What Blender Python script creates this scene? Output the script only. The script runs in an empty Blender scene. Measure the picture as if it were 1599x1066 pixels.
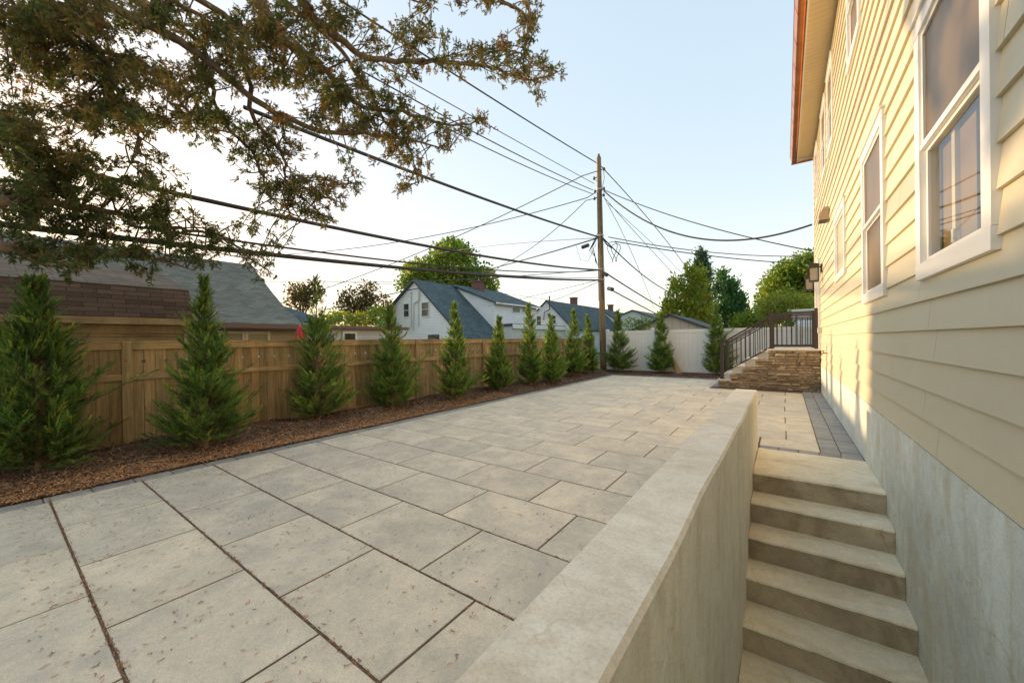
import bpy, math, random
import numpy as np
from mathutils import Matrix, Vector
random.seed(7); rng = np.random.default_rng(7)
S = bpy.context.scene
COL = S.collection

# ------------------------------------------------------------------ camera, sky, sun, exposure
FPX = 592.694
ROT = np.array([[0.81160819, 0.00887003, 0.5841348], [0.58406193, 0.00958601, -0.8116525], [-0.01279891, 0.99991471, 0.00259943]])
CAM = np.array([0.0, 0.0, 1.41])
cd = bpy.data.cameras.new('camera'); cam = bpy.data.objects.new('camera', cd); COL.objects.link(cam)
cd.sensor_width = 36.0; cd.lens = FPX / 1599 * 36; cd.clip_start = 0.05; cd.clip_end = 3000
m4 = Matrix([list(ROT[i]) + [CAM[i]] for i in range(3)] + [[0, 0, 0, 1]])
cam.matrix_world = m4
S.camera = cam

SUN_EL, SUN_AZ = 8.3, 271.0        # compass-like: 270 = from -X
w = bpy.data.worlds.new('World'); S.world = w; w.use_nodes = True
nt = w.node_tree; nt.nodes.clear()
sky = nt.nodes.new('ShaderNodeTexSky'); sky.sky_type = 'NISHITA'; sky.sun_disc = False
sky.sun_elevation = math.radians(SUN_EL); sky.sun_rotation = math.radians(SUN_AZ)
sky.air_density = 1.0; sky.dust_density = 0.7; sky.ozone_density = 1.4; sky.altitude = 10
bg = nt.nodes.new('ShaderNodeBackground'); bg.inputs['Strength'].default_value = 0.15
wo = nt.nodes.new('ShaderNodeOutputWorld')
hs = nt.nodes.new('ShaderNodeHueSaturation'); hs.inputs['Saturation'].default_value = 2.9
tm = nt.nodes.new('ShaderNodeMix'); tm.data_type = 'RGBA'; tm.blend_type = 'MULTIPLY'; tm.inputs[0].default_value = 1.0; tm.inputs[7].default_value = (1.12, 0.985, 0.905, 1)
gm = nt.nodes.new('ShaderNodeGamma'); gm.inputs[1].default_value = 0.18
nt.links.new(sky.outputs[0], gm.inputs[0]); nt.links.new(gm.outputs[0], hs.inputs['Color']); nt.links.new(hs.outputs[0], tm.inputs[6]); nt.links.new(tm.outputs[2], bg.inputs[0]); nt.links.new(bg.outputs[0], wo.inputs[0])

sl = bpy.data.lights.new('sun', 'SUN'); sl.energy = 1.05; sl.angle = math.radians(1.8); sl.color = (1.0, 0.68, 0.38)
so = bpy.data.objects.new('sun', sl); COL.objects.link(so)
az = math.radians(SUN_AZ); el = math.radians(SUN_EL)
sd = Vector((math.sin(az) * math.cos(el), math.cos(az) * math.cos(el), math.sin(el)))   # towards the sun
so.rotation_euler = sd.to_track_quat('Z', 'Y').to_euler(); so.location = (-20, 0, 20)
S.view_settings.view_transform = 'Standard'; S.view_settings.look = 'None'
S.view_settings.exposure = 2.70; S.view_settings.gamma = 1.0
S.cycles.max_bounces = 6; S.cycles.transparent_max_bounces = 8

# ------------------------------------------------------------------ helpers
def ray(x, y): return ROT @ np.array([x - 799.5, -(y - 533.0), -FPX])
def atd(x, y, d): return CAM + ray(x, y) * d / FPX
def atx(x, y, X): r = ray(x, y); return CAM + r * (X / r[0])
def aty(x, y, Y): r = ray(x, y); return CAM + r * (Y / r[1])
def at_plane(x, y, p, n):
    r = ray(x, y); return CAM + r * (np.dot(np.array(p) - CAM, n) / np.dot(r, n))

def tag(o, label=None, cat=None, group=None, kind=None):
    if label: o['label'] = label
    if cat: o['category'] = cat
    if group: o['group'] = group
    if kind: o['kind'] = kind
    return o
def empty(name, loc, label, cat, group=None):
    o = bpy.data.objects.new(name, None); COL.objects.link(o); o.location = loc; o.empty_display_size = 0.2
    return tag(o, label, cat, group)
def wloc(o):
    v = Vector((0, 0, 0))
    while o is not None: v = v + o.location; o = o.parent
    return v

class MB:
    """collects shapes in world coordinates; build() links them as one mesh"""
    def __init__(s): s.v = []; s.f = []; s.mi = []; s.uv = {}; s.n = 0
    def add(s, vs, fs, m=0):
        b = len(s.v); s.v += [tuple(map(float, p)) for p in vs]
        for f in fs: s.f.append([b + i for i in f]); s.mi.append(m)
        return s
    def box(s, x0, x1, y0, y1, z0, z1, m=0):
        if x0 > x1: x0, x1 = x1, x0
        if y0 > y1: y0, y1 = y1, y0
        if z0 > z1: z0, z1 = z1, z0
        return s.add([(x0,y0,z0),(x1,y0,z0),(x1,y1,z0),(x0,y1,z0),(x0,y0,z1),(x1,y0,z1),(x1,y1,z1),(x0,y1,z1)],
              [(0,3,2,1),(4,5,6,7),(0,1,5,4),(1,2,6,5),(2,3,7,6),(3,0,4,7)], m)
    def cbox(s, x0, x1, y0, y1, z0, z1, c=0.004, m=0):
        """box with chamfered top edge"""
        return s.add([(x0,y0,z0),(x1,y0,z0),(x1,y1,z0),(x0,y1,z0),(x0,y0,z1-c),(x1,y0,z1-c),(x1,y1,z1-c),(x0,y1,z1-c),
                      (x0+c,y0+c,z1),(x1-c,y0+c,z1),(x1-c,y1-c,z1),(x0+c,y1-c,z1)],
              [(0,3,2,1),(8,9,10,11),(0,1,5,4),(1,2,6,5),(2,3,7,6),(3,0,4,7),(4,5,9,8),(5,6,10,9),(6,7,11,10),(7,4,8,11)], m)
    def prism(s, poly, axis, a, b, m=0):
        """poly: 2D list in the remaining two axes; extruded from a to b along axis"""
        def P(u, v, t): return (t, u, v) if axis == 'x' else (u, t, v) if axis == 'y' else (u, v, t)
        n = len(poly); vs = [P(u, v, a) for u, v in poly] + [P(u, v, b) for u, v in poly]
        fs = [tuple(range(n))[::-1], tuple(range(n, 2*n))] + [(i, (i+1) % n, n+(i+1) % n, n+i) for i in range(n)]
        return s.add(vs, fs, m)
    def hexa(s, q, d, m=0):
        """slab: quad q (4 points) given a thickness vector d"""
        q = [np.array(p, float) for p in q]; d = np.array(d, float)
        return s.add(q + [p + d for p in q], [(0,1,2,3),(7,6,5,4),(0,4,5,1),(1,5,6,2),(2,6,7,3),(3,7,4,0)], m)
    def tube(s, pts, r, n=8, m=0, caps=True):
        pts = [np.array(p, float) for p in pts]; k = len(pts)
        rr = r if hasattr(r, '__len__') else [r] * k
        up = np.array([0, 0, 1.0]); vs = []
        pu = None
        for i in range(k):
            t = pts[min(i+1, k-1)] - pts[max(i-1, 0)]; t = t / (np.linalg.norm(t) + 1e-9)
            if pu is None:
                a = up if abs(t[2]) < 0.9 else np.array([1.0, 0, 0])
                u = np.cross(t, a)
            else: u = pu - t * np.dot(pu, t)
            u /= (np.linalg.norm(u) + 1e-9); pu = u; v = np.cross(t, u)
            for j in range(n):
                q = 2 * math.pi * j / n; vs.append(pts[i] + rr[i] * (math.cos(q) * u + math.sin(q) * v))
        fs = [(i*n+j, i*n+(j+1) % n, (i+1)*n+(j+1) % n, (i+1)*n+j) for i in range(k-1) for j in range(n)]
        if caps: fs += [tuple(range(n))[::-1], tuple(range((k-1)*n, k*n))]
        return s.add(vs, fs, m)
    def build(s, name, mats, parent=None, smooth=False, uvs=None):
        me = bpy.data.meshes.new(name); off = wloc(parent) if parent else Vector((0, 0, 0))
        vv = [(p[0]-off.x, p[1]-off.y, p[2]-off.z) for p in s.v]
        me.from_pydata(vv, [], s.f); me.update()
        if not isinstance(mats, (list, tuple)): mats = [mats]
        for x in mats: me.materials.append(x)
        me.polygons.foreach_set('material_index', s.mi)
        if smooth: me.polygons.foreach_set('use_smooth', [True] * len(s.f))
        if uvs is not None:
            ul = me.uv_layers.new(name='UVMap')
            for p in me.polygons:
                for li in p.loop_indices: ul.data[li].uv = uvs(s.v[me.loops[li].vertex_index])
        o = bpy.data.objects.new(name, me); COL.objects.link(o)
        if parent: o.parent = parent
        return o

def quads_mesh(name, V, tint, mat, parent=None, extra=None):
    """V: (n,4,3) world quads, tint (n,3) colours"""
    n = len(V); off = wloc(parent) if parent else Vector((0, 0, 0))
    co = (V.reshape(-1, 3) - np.array(off)).astype(np.float32)
    me = bpy.data.meshes.new(name)
    me.vertices.add(4*n); me.vertices.foreach_set('co', co.ravel())
    me.loops.add(4*n); me.loops.foreach_set('vertex_index', np.arange(4*n, dtype=np.int32))
    me.polygons.add(n); me.polygons.foreach_set('loop_start', np.arange(0, 4*n, 4, dtype=np.int32))
    try: me.polygons.foreach_set('loop_total', np.full(n, 4, dtype=np.int32))
    except Exception: pass
    me.update(calc_edges=True)
    at = me.color_attributes.new('tint', 'FLOAT_COLOR', 'POINT')
    c = np.ones((n, 4, 4), np.float32); c[:, :, :3] = np.asarray(tint, np.float32)[:, None, :]
    at.data.foreach_set('color', c.ravel())
    me.materials.append(mat); me.validate()
    o = bpy.data.objects.new(name, me); COL.objects.link(o)
    if parent: o.parent = parent
    return o

def nrm(a): return a / (np.linalg.norm(a, axis=-1, keepdims=True) + 1e-9)
def leaf_quads(P, D, L, W, r):
    """rhombic leaves from base P in direction D"""
    n = len(P); D = nrm(D); R = nrm(np.cross(D, r.normal(size=(n, 3))))
    L = np.broadcast_to(np.asarray(L, float), (n,))[:, None]; W = np.broadcast_to(np.asarray(W, float), (n,))[:, None]
    V = np.empty((n, 4, 3)); V[:, 0] = P; V[:, 1] = P + D*L*0.45 + R*W*0.5; V[:, 2] = P + D*L; V[:, 3] = P + D*L*0.45 - R*W*0.5
    return V

# ------------------------------------------------------------------ materials
def newmat(name):
    m = bpy.data.materials.new(name); m.use_nodes = True; n = m.node_tree
    return m, n, n.nodes['Principled BSDF'], n.nodes['Material Output']
def N(n, t, **kw):
    x = n.nodes.new(t)
    for k, v in kw.items():
        if k in x.inputs.keys(): x.inputs[k].default_value = v
        else: setattr(x, k, v)
    return x
def noise(n, vec, scale, detail=6, rough=0.6, dist=0.0, sc=(1, 1, 1)):
    mp = N(n, 'ShaderNodeMapping'); mp.inputs['Scale'].default_value = sc; n.links.new(vec, mp.inputs[0])
    x = N(n, 'ShaderNodeTexNoise'); x.inputs['Scale'].default_value = scale; x.inputs['Detail'].default_value = detail
    x.inputs['Roughness'].default_value = rough; x.inputs['Distortion'].default_value = dist
    n.links.new(mp.outputs[0], x.inputs['Vector']); return x.outputs['Fac']
def ramp(n, fac, stops):
    r = N(n, 'ShaderNodeValToRGB'); e = r.color_ramp.elements
    while len(e) < len(stops): e.new(0.5)
    for i, (p, c) in enumerate(stops): e[i].position = p; e[i].color = (c[0], c[1], c[2], 1)
    n.links.new(fac, r.inputs[0]); return r.outputs[0]
def mix(n, a, b, fac, mode='MIX'):
    x = N(n, 'ShaderNodeMix', data_type='RGBA', blend_type=mode)
    for s, v in ((x.inputs[0], fac), (x.inputs[6], a), (x.inputs[7], b)):
        if isinstance(v, (int, float)): s.default_value = v
        elif isinstance(v, tuple): s.default_value = (v[0], v[1], v[2], 1)
        else: n.links.new(v, s)
    return x.outputs[2]
def math_(n, op, a, b=0.0):
    x = N(n, 'ShaderNodeMath', operation=op)
    for s, v in ((x.inputs[0], a), (x.inputs[1], b)):
        if isinstance(v, (int, float)): s.default_value = v
        else: n.links.new(v, s)
    return x.outputs[0]
def bump(n, bs, h, strength=0.3, dist=0.01):
    b = N(n, 'ShaderNodeBump'); b.inputs['Strength'].default_value = strength; b.inputs['Distance'].default_value = dist
    n.links.new(h, b.inputs['Height']); n.links.new(b.outputs[0], bs.inputs['Normal'])
def objco(n): return N(n, 'ShaderNodeTexCoord').outputs['Object']
def geopos(n): return N(n, 'ShaderNodeNewGeometry').outputs['Position']
def island(n): return N(n, 'ShaderNodeNewGeometry').outputs['Random Per Island']

def M_simple(name, c, rough=0.6, var=0.15, scale=4, metal=0.0, bs_=0.1, fine=60, spec=None, isl=0.0):
    m, n, b, o = newmat(name); co = geopos(n)
    a = noise(n, co, scale); d = noise(n, co, fine, 3)
    k = ramp(n, a, [(0.25, tuple(x*(1-var) for x in c)), (0.75, tuple(min(1, x*(1+var)) for x in c))])
    k2 = mix(n, k, ramp(n, d, [(0.3, (1-var*0.7,)*3), (0.7, (1, 1, 1))]), 1.0, 'MULTIPLY')
    if isl: k2 = mix(n, k2, ramp(n, island(n), [(0, (1-isl,)*3), (1, (1, 1, 1))]), 1.0, 'MULTIPLY')
    n.links.new(k2, b.inputs['Base Color']); b.inputs['Roughness'].default_value = rough; b.inputs['Metallic'].default_value = metal
    if spec is not None: b.inputs['Specular IOR Level'].default_value = spec
    if bs_: bump(n, b, d, bs_, 0.005)
    return m

def M_concrete(name, base, streak=0.25, blot=0.2, dark=(0.2, 0.19, 0.16), bs=0.25, warm=None):
    m, n, b, o = newmat(name); co = geopos(n)
    a = noise(n, co, 1.3, 8, 0.65, 0.6); s = noise(n, co, 1.7, 8, 0.66, 1.6, (1, 1.7, 0.6)); f = noise(n, co, 90, 4, 0.7)
    g = noise(n, co, 11, 8, 0.75, 0.4)
    c = ramp(n, a, [(0.3, tuple(x*(1-blot) for x in base)), (0.7, tuple(min(1, x*(1+blot*0.6)) for x in base))])
    if warm: c = mix(n, c, warm, ramp(n, s, [(0.45, (0, 0, 0)), (0.7, (0.8, 0.8, 0.8))]))
    c = mix(n, c, dark, math_(n, 'MULTIPLY', ramp(n, s, [(0.5, (0, 0, 0)), (0.78, (1, 1, 1))]), streak))
    c = mix(n, c, ramp(n, g, [(0.3, (0.84, 0.84, 0.83)), (0.6, (1.06, 1.06, 1.06))]), 0.8, 'MULTIPLY')
    c = mix(n, c, ramp(n, f, [(0.32, (0.83, 0.82, 0.80)), (0.55, (1, 1, 1))]), 1.0, 'MULTIPLY')
    cv = N(n, 'ShaderNodeTexVoronoi', feature='DISTANCE_TO_EDGE'); cv.inputs['Scale'].default_value = 0.8
    wv = N(n, 'ShaderNodeTexNoise'); wv.inputs['Scale'].default_value = 3.0; wv.inputs['Detail'].default_value = 6; n.links.new(co, wv.inputs['Vector'])
    wa = N(n, 'ShaderNodeVectorMath', operation='MULTIPLY_ADD'); n.links.new(wv.outputs['Color'], wa.inputs[0]); wa.inputs[1].default_value = (0.5, 0.5, 0.5); n.links.new(co, wa.inputs[2])
    n.links.new(wa.outputs[0], cv.inputs['Vector'])
    ck = ramp(n, cv.outputs['Distance'], [(0.0, (1, 1, 1)), (0.006, (0, 0, 0))]); cm = ramp(n, a, [(0.50, (0, 0, 0)), (0.56, (0.55, 0.55, 0.55))])
    c = mix(n, c, dark, math_(n, 'MULTIPLY', ck, cm))
    pit = N(n, 'ShaderNodeTexVoronoi'); pit.inputs['Scale'].default_value = 22; n.links.new(co, pit.inputs['Vector'])
    pm = ramp(n, pit.outputs['Distance'], [(0.035, (0.55, 0.53, 0.48)), (0.07, (1, 1, 1))])
    c = mix(n, c, pm, 0.5, 'MULTIPLY')
    n.links.new(c, b.inputs['Base Color']); b.inputs['Roughness'].default_value = 0.85
    h = math_(n, 'ADD', math_(n, 'MULTIPLY', f, 0.3), g)
    bump(n, b, h, bs, 0.008); return m

def M_paver(name, lo, hi, var=0.14):
    m, n, b, o = newmat(name); co = geopos(n); isl = island(n)
    # every slab samples its own patch of the stain pattern
    cb = N(n, 'ShaderNodeCombineXYZ'); n.links.new(math_(n, 'MULTIPLY', isl, 37.0), cb.inputs[2])
    va = N(n, 'ShaderNodeVectorMath', operation='ADD'); n.links.new(co, va.inputs[0]); n.links.new(cb.outputs[0], va.inputs[1])
    a = noise(n, va.outputs[0], 1.6, 8, 0.62, 0.7); s = noise(n, va.outputs[0], 5.5, 8, 0.7, 0.5, (1, 1.0, 1)); f = noise(n, co, 120, 3, 0.7)
    c = ramp(n, a, [(0.32, lo), (0.66, hi)])
    c = mix(n, c, ramp(n, s, [(0.3, (0.80, 0.81, 0.82)), (0.62, (1.05, 1.04, 1.0))]), 0.9, 'MULTIPLY')
    c = mix(n, c, ramp(n, isl, [(0, (1-var, 1-var, 1-var*0.9)), (0.5, (1-var*0.4, 1-var*0.3, 1-var*0.3)), (1, (1.04, 1.02, 0.98))]), 1.0, 'MULTIPLY')
    c = mix(n, c, ramp(n, f, [(0.32, (0.80, 0.79, 0.77)), (0.55, (1, 1, 1)), (0.75, (1.06, 1.06, 1.05))]), 1.0, 'MULTIPLY')
    g2 = noise(n, co, 34, 8, 0.8)
    c = mix(n, c, ramp(n, g2, [(0.36, (0.84, 0.83, 0.82)), (0.52, (1, 1, 1))]), 0.8, 'MULTIPLY')
    n.links.new(c, b.inputs['Base Color']); b.inputs['Roughness'].default_value = 0.72
    bump(n, b, math_(n, 'ADD', s, math_(n, 'MULTIPLY', f, 0.25)), 0.25, 0.006); return m

def M_wood(name, lo, hi, axis='z', rough=0.75, knots=True):
    m, n, b, o = newmat(name); co = geopos(n); isl = island(n)
    cb = N(n, 'ShaderNodeCombineXYZ'); n.links.new(math_(n, 'MULTIPLY', isl, 23.0), cb.inputs[0]); n.links.new(math_(n, 'MULTIPLY', isl, 11.0), cb.inputs[2])
    va = N(n, 'ShaderNodeVectorMath', operation='ADD'); n.links.new(co, va.inputs[0]); n.links.new(cb.outputs[0], va.inputs[1])
    sc = {'z': (14, 14, 0.8), 'y': (14, 0.8, 14), 'x': (0.8, 14, 14)}[axis]
    g = noise(n, va.outputs[0], 2.2, 6, 0.65, 1.2, sc); l = noise(n, va.outputs[0], 1.5, 5, 0.6)
    c = ramp(n, g, [(0.3, lo), (0.65, hi)])
    c = mix(n, c, ramp(n, l, [(0.3, (0.75, 0.77, 0.78)), (0.7, (1.08, 1.05, 1.0))]), 0.9, 'MULTIPLY')
    c = mix(n, c, ramp(n, isl, [(0, (0.70, 0.70, 0.66)), (0.45, (0.9, 0.92, 0.9)), (1, (1.15, 1.08, 1.02))]), 1.0, 'MULTIPLY')
    wz = noise(n, co, 3.0, 6, 0.7, 0.5, (1, 1, 0.35)); c = mix(n, c, ramp(n, wz, [(0.42, (0.62, 0.64, 0.66)), (0.58, (1, 1, 1))]), 0.75, 'MULTIPLY')
    if knots:
        v = N(n, 'ShaderNodeTexVoronoi'); v.inputs['Scale'].default_value = 3.3; n.links.new(va.outputs[0], v.inputs['Vector'])
        c = mix(n, c, ramp(n, v.outputs['Distance'], [(0.04, (0.35, 0.25, 0.2)), (0.085, (1, 1, 1))]), 1.0, 'MULTIPLY')
    n.links.new(c, b.inputs['Base Color']); b.inputs['Roughness'].default_value = rough
    bump(n, b, g, 0.25, 0.004); return m

def M_leaf(name, trans=0.35, rough=0.55, sat=1.0):
    m, n, b, o = newmat(name)
    a = N(n, 'ShaderNodeAttribute'); a.attribute_name = 'tint'
    n.links.new(a.outputs['Color'], b.inputs['Base Color']); b.inputs['Roughness'].default_value = rough
    b.inputs['Specular IOR Level'].default_value = 0.25
    t = N(n, 'ShaderNodeBsdfTranslucent'); mx = N(n, 'ShaderNodeMixShader'); mx.inputs[0].default_value = trans
    n.links.new(mix(n, a.outputs['Color'], (1.12, 1.12, 0.62), 1.0, 'MULTIPLY'), t.inputs[0])
    n.links.new(b.outputs[0], mx.inputs[1]); n.links.new(t.outputs[0], mx.inputs[2]); n.links.new(mx.outputs[0], o.inputs[0])
    return m

def M_shingle(name, lo, hi, tab=0.30, course=0.14, dark=(0.02, 0.02, 0.02), lines=0.85):
    m, n, b, o = newmat(name); uv = N(n, 'ShaderNodeTexCoord').outputs['UV']; co = geopos(n)
    br = N(n, 'ShaderNodeTexBrick'); br.offset = 0.5; br.inputs['Scale'].default_value = 1.0
    br.inputs['Brick Width'].default_value = tab; br.inputs['Row Height'].default_value = course
    br.inputs['Mortar Size'].default_value = 0.005; br.inputs['Mortar Smooth'].default_value = 0.2; br.inputs['Bias'].default_value = 0.0
    br.inputs['Color1'].default_value = (*lo, 1); br.inputs['Color2'].default_value = (*hi, 1); br.inputs['Mortar'].default_value = (*dark, 1)
    n.links.new(uv, br.inputs['Vector'])
    a = noise(n, co, 0.8, 6, 0.6); f = noise(n, co, 45, 4, 0.7)
    c = mix(n, br.outputs['Color'], ramp(n, a, [(0.3, (0.8,)*3), (0.7, (1.15,)*3)]), 1.0, 'MULTIPLY')
    c = mix(n, c, ramp(n, f, [(0.3, (0.7,)*3), (0.65, (1.1,)*3)]), 1.0, 'MULTIPLY')
    n.links.new(c, b.inputs['Base Color']); b.inputs['Roughness'].default_value = 0.9
    b.inputs['Specular IOR Level'].default_value = 0.2
    bump(n, b, math_(n, 'SUBTRACT', f, math_(n, 'MULTIPLY', br.outputs['Fac'], 2.0)), 0.5, 0.01); return m

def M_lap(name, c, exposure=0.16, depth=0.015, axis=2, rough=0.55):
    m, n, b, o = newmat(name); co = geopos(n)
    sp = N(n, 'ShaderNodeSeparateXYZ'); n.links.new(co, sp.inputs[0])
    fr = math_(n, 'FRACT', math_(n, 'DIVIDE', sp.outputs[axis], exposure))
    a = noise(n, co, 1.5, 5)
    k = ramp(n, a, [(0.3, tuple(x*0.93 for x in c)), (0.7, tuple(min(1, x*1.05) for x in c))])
    k = mix(n, k, ramp(n, fr, [(0.0, (0.55, 0.56, 0.58)), (0.10, (0.72, 0.73, 0.75)), (0.13, (1, 1, 1))]), 0.7, 'MULTIPLY')  # shade of each board gap painted into the colour as a dark band
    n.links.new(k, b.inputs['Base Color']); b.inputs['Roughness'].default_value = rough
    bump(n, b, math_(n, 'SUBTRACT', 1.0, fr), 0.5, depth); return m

def M_glass(name, c, rough=0.08, spec=0.5, var=0.3):
    m, n, b, o = newmat(name); co = geopos(n)
    a = noise(n, co, 1.1, 3); f = noise(n, co, 240, 2)
    k = ramp(n, a, [(0.3, tuple(x*(1-var) for x in c)), (0.7, tuple(x*(1+var) for x in c))])
    n.links.new(mix(n, k, ramp(n, f, [(0.35, (0.85,)*3), (0.6, (1,)*3)]), 1.0, 'MULTIPLY'), b.inputs['Base Color'])
    b.inputs['Roughness'].default_value = rough; b.inputs['Specular IOR Level'].default_value = spec
    return m

MAT = dict(
    siding=M_simple('siding_paint', (0.64, 0.58, 0.42), 0.5, 0.05, 1.2, bs_=0.08, fine=35),
    trim=M_simple('white_trim', (0.80, 0.79, 0.76), 0.4, 0.03, 2, bs_=0.03),
    soffit=M_simple('soffit_vinyl', (0.66, 0.53, 0.33), 0.5, 0.04, 2),
    copper=M_simple('copper', (0.75, 0.26, 0.09), 0.3, 0.25, 3, metal=0.9, bs_=0.03),
    found=M_concrete('foundation_concrete', (0.74, 0.79, 0.73), 0.3, 0.24, (0.46, 0.44, 0.33), 0.2, warm=(0.62, 0.58, 0.42)),
    wallc=M_concrete('parapet_concrete', (0.90, 0.84, 0.71), 0.35, 0.10, (0.58, 0.49, 0.35), 0.2, warm=(0.76, 0.66, 0.48)),
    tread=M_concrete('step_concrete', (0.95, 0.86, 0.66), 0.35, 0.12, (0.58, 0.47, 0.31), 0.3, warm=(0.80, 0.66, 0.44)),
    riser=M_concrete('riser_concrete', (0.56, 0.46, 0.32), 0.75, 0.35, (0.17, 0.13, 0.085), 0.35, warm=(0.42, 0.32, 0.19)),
    paver=M_paver('slab_pavers', (0.64, 0.58, 0.475), (0.92, 0.81, 0.635), 0.06),
    border=M_paver('border_pavers', (0.33, 0.33, 0.33), (0.50, 0.485, 0.46), 0.22),
    jedge=M_simple('dirty_slab_edge', (0.38, 0.33, 0.26), 0.95, 0.4, 6, bs_=0.3), joint=M_simple('joint_sand', (0.15, 0.105, 0.075), 0.95, 0.4, 6, bs_=0.4),
    mulch=M_simple('mulch_soil', (0.19, 0.115, 0.07), 0.95, 0.45, 9, bs_=0.8, fine=45),
    lawn=M_simple('lawn_ground', (0.10, 0.13, 0.05), 0.95, 0.35, 0.8, bs_=0.5),
    fence_v=M_wood('cedar_boards', (0.31, 0.205, 0.095), (0.64, 0.46, 0.235)),
    fence_h=M_wood('cedar_rails', (0.42, 0.28, 0.13), (0.68, 0.49, 0.26), 'y'),
    pole=M_wood('pole_wood', (0.15, 0.095, 0.05), (0.36, 0.24, 0.13), 'z', knots=False),
    plank=M_wood('plank_wood', (0.45, 0.31, 0.17), (0.66, 0.48, 0.29), 'z'),
    garage_w=M_wood('garage_boards', (0.30, 0.20, 0.10), (0.50, 0.35, 0.18), 'y'),
    vinyl=M_simple('vinyl_cream', (0.86, 0.85, 0.82), 0.45, 0.04, 1, bs_=0.03),
    bark=M_simple('bark', (0.20, 0.145, 0.10), 0.95, 0.4, 14, bs_=1.0, fine=50),
    stemb=M_simple('young_bark', (0.22, 0.14, 0.08), 0.9, 0.3, 14, bs_=0.5),
    leaf=M_leaf('conifer_leaf', 0.42), leafd=M_leaf('broad_leaf', 0.5), litter=M_leaf('litter', 0.0, 0.9),
    brown_sh=M_shingle('brown_shingles', (0.095, 0.060, 0.040), (0.17, 0.11, 0.075), 0.30, 0.08, (0.055, 0.036, 0.025)),
    brown_up=M_shingle('tan_shingles', (0.15, 0.105, 0.075), (0.23, 0.165, 0.12), 0.32, 0.10, (0.07, 0.048, 0.035)),
    green_sh=M_shingle('green_grey_shingles', (0.155, 0.15, 0.12), (0.235, 0.225, 0.18), 0.22, 0.11, (0.11, 0.12, 0.11)),
    teal_sh=M_shingle('slate_blue_shingles', (0.075, 0.105, 0.115), (0.115, 0.15, 0.16), 0.3, 0.14, (0.05, 0.08, 0.09)),
    white_lap=M_lap('white_lap_siding', (0.82, 0.84, 0.86), 0.20),
    grey_lap=M_lap('grey_lap_siding', (0.60, 0.60, 0.56), 0.14),
    pale_lap=M_lap('pale_green_lap_siding', (0.62, 0.68, 0.62), 0.20),
    tan_lap=M_lap('tan_lap_siding', (0.55, 0.45, 0.30), 0.14),
    tan_vert=M_lap('tan_board_siding', (0.58, 0.49, 0.40), 0.42, 0.02, 0),
    fascia=M_simple('brown_fascia', (0.17, 0.11, 0.08), 0.5, 0.1, 2),
    darktrim=M_simple('dark_edge', (0.05, 0.055, 0.06), 0.6, 0.1, 2),
    brick=M_simple('chimney_brick', (0.17, 0.085, 0.065), 0.85, 0.3, 8, bs_=0.6),
    bronze=M_simple('bronze_metal', (0.05, 0.038, 0.032), 0.42, 0.12, 3, metal=0.3, bs_=0.02),
    stone=None, limestone=M_simple('limestone_tread', (0.66, 0.63, 0.55), 0.7, 0.08, 5, bs_=0.2),
    wire=M_simple('black_cable', (0.035, 0.032, 0.034), 0.6, 0.1, 2, bs_=0),
    wireg=M_simple('grey_cable', (0.12, 0.12, 0.125), 0.6, 0.1, 2, bs_=0),
    metal=M_simple('galvanised_metal', (0.35, 0.36, 0.37), 0.45, 0.15, 5, metal=0.6, bs_=0.05),
    porc=M_simple('insulator', (0.10, 0.055, 0.04), 0.25, 0.1, 5, bs_=0),
    red=M_simple('red_canvas', (0.72, 0.07, 0.08), 0.8, 0.15, 5),
    screen=M_glass('screened_glass', (0.17, 0.125, 0.072), 0.3, 0.1, 0.25),
    pane=M_glass('window_glass', (0.15, 0.145, 0.125), 0.05, 0.35, 0.3),
    blind=M_glass('blind_behind_glass', (0.50, 0.47, 0.36), 0.4, 0.1, 0.1),
    dglass=M_glass('dark_glass', (0.06, 0.065, 0.065), 0.06, 0.5, 0.4),
    lampglass=M_glass('lantern_glass', (0.42, 0.36, 0.27), 0.15, 0.5, 0.1),
    plastic=M_simple('white_plastic', (0.6, 0.58, 0.52), 0.4, 0.05, 5, bs_=0),
)
def M_clear():
    m, n, b, o = newmat('clear_glass'); t = N(n, 'ShaderNodeBsdfTransparent'); t.inputs[0].default_value = (0.85, 0.87, 0.84, 1)
    g_ = N(n, 'ShaderNodeBsdfGlossy'); g_.inputs['Roughness'].default_value = 0.03; f = N(n, 'ShaderNodeLayerWeight'); f.inputs[0].default_value = 0.05
    mx = N(n, 'ShaderNodeMixShader'); n.links.new(math_(n, 'MULTIPLY', f.outputs[0], 0.30), mx.inputs[0]); n.links.new(t.outputs[0], mx.inputs[1]); n.links.new(g_.outputs[0], mx.inputs[2]); n.links.new(mx.outputs[0], o.inputs[0]); return m
MAT['clear'] = M_clear()
MAT['curtain'] = M_simple('brown_curtain', (0.26, 0.16, 0.07), 0.9, 0.15, 6); MAT['inner'] = M_simple('grey_inner', (0.17, 0.19, 0.17), 0.7, 0.1, 5)
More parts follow.
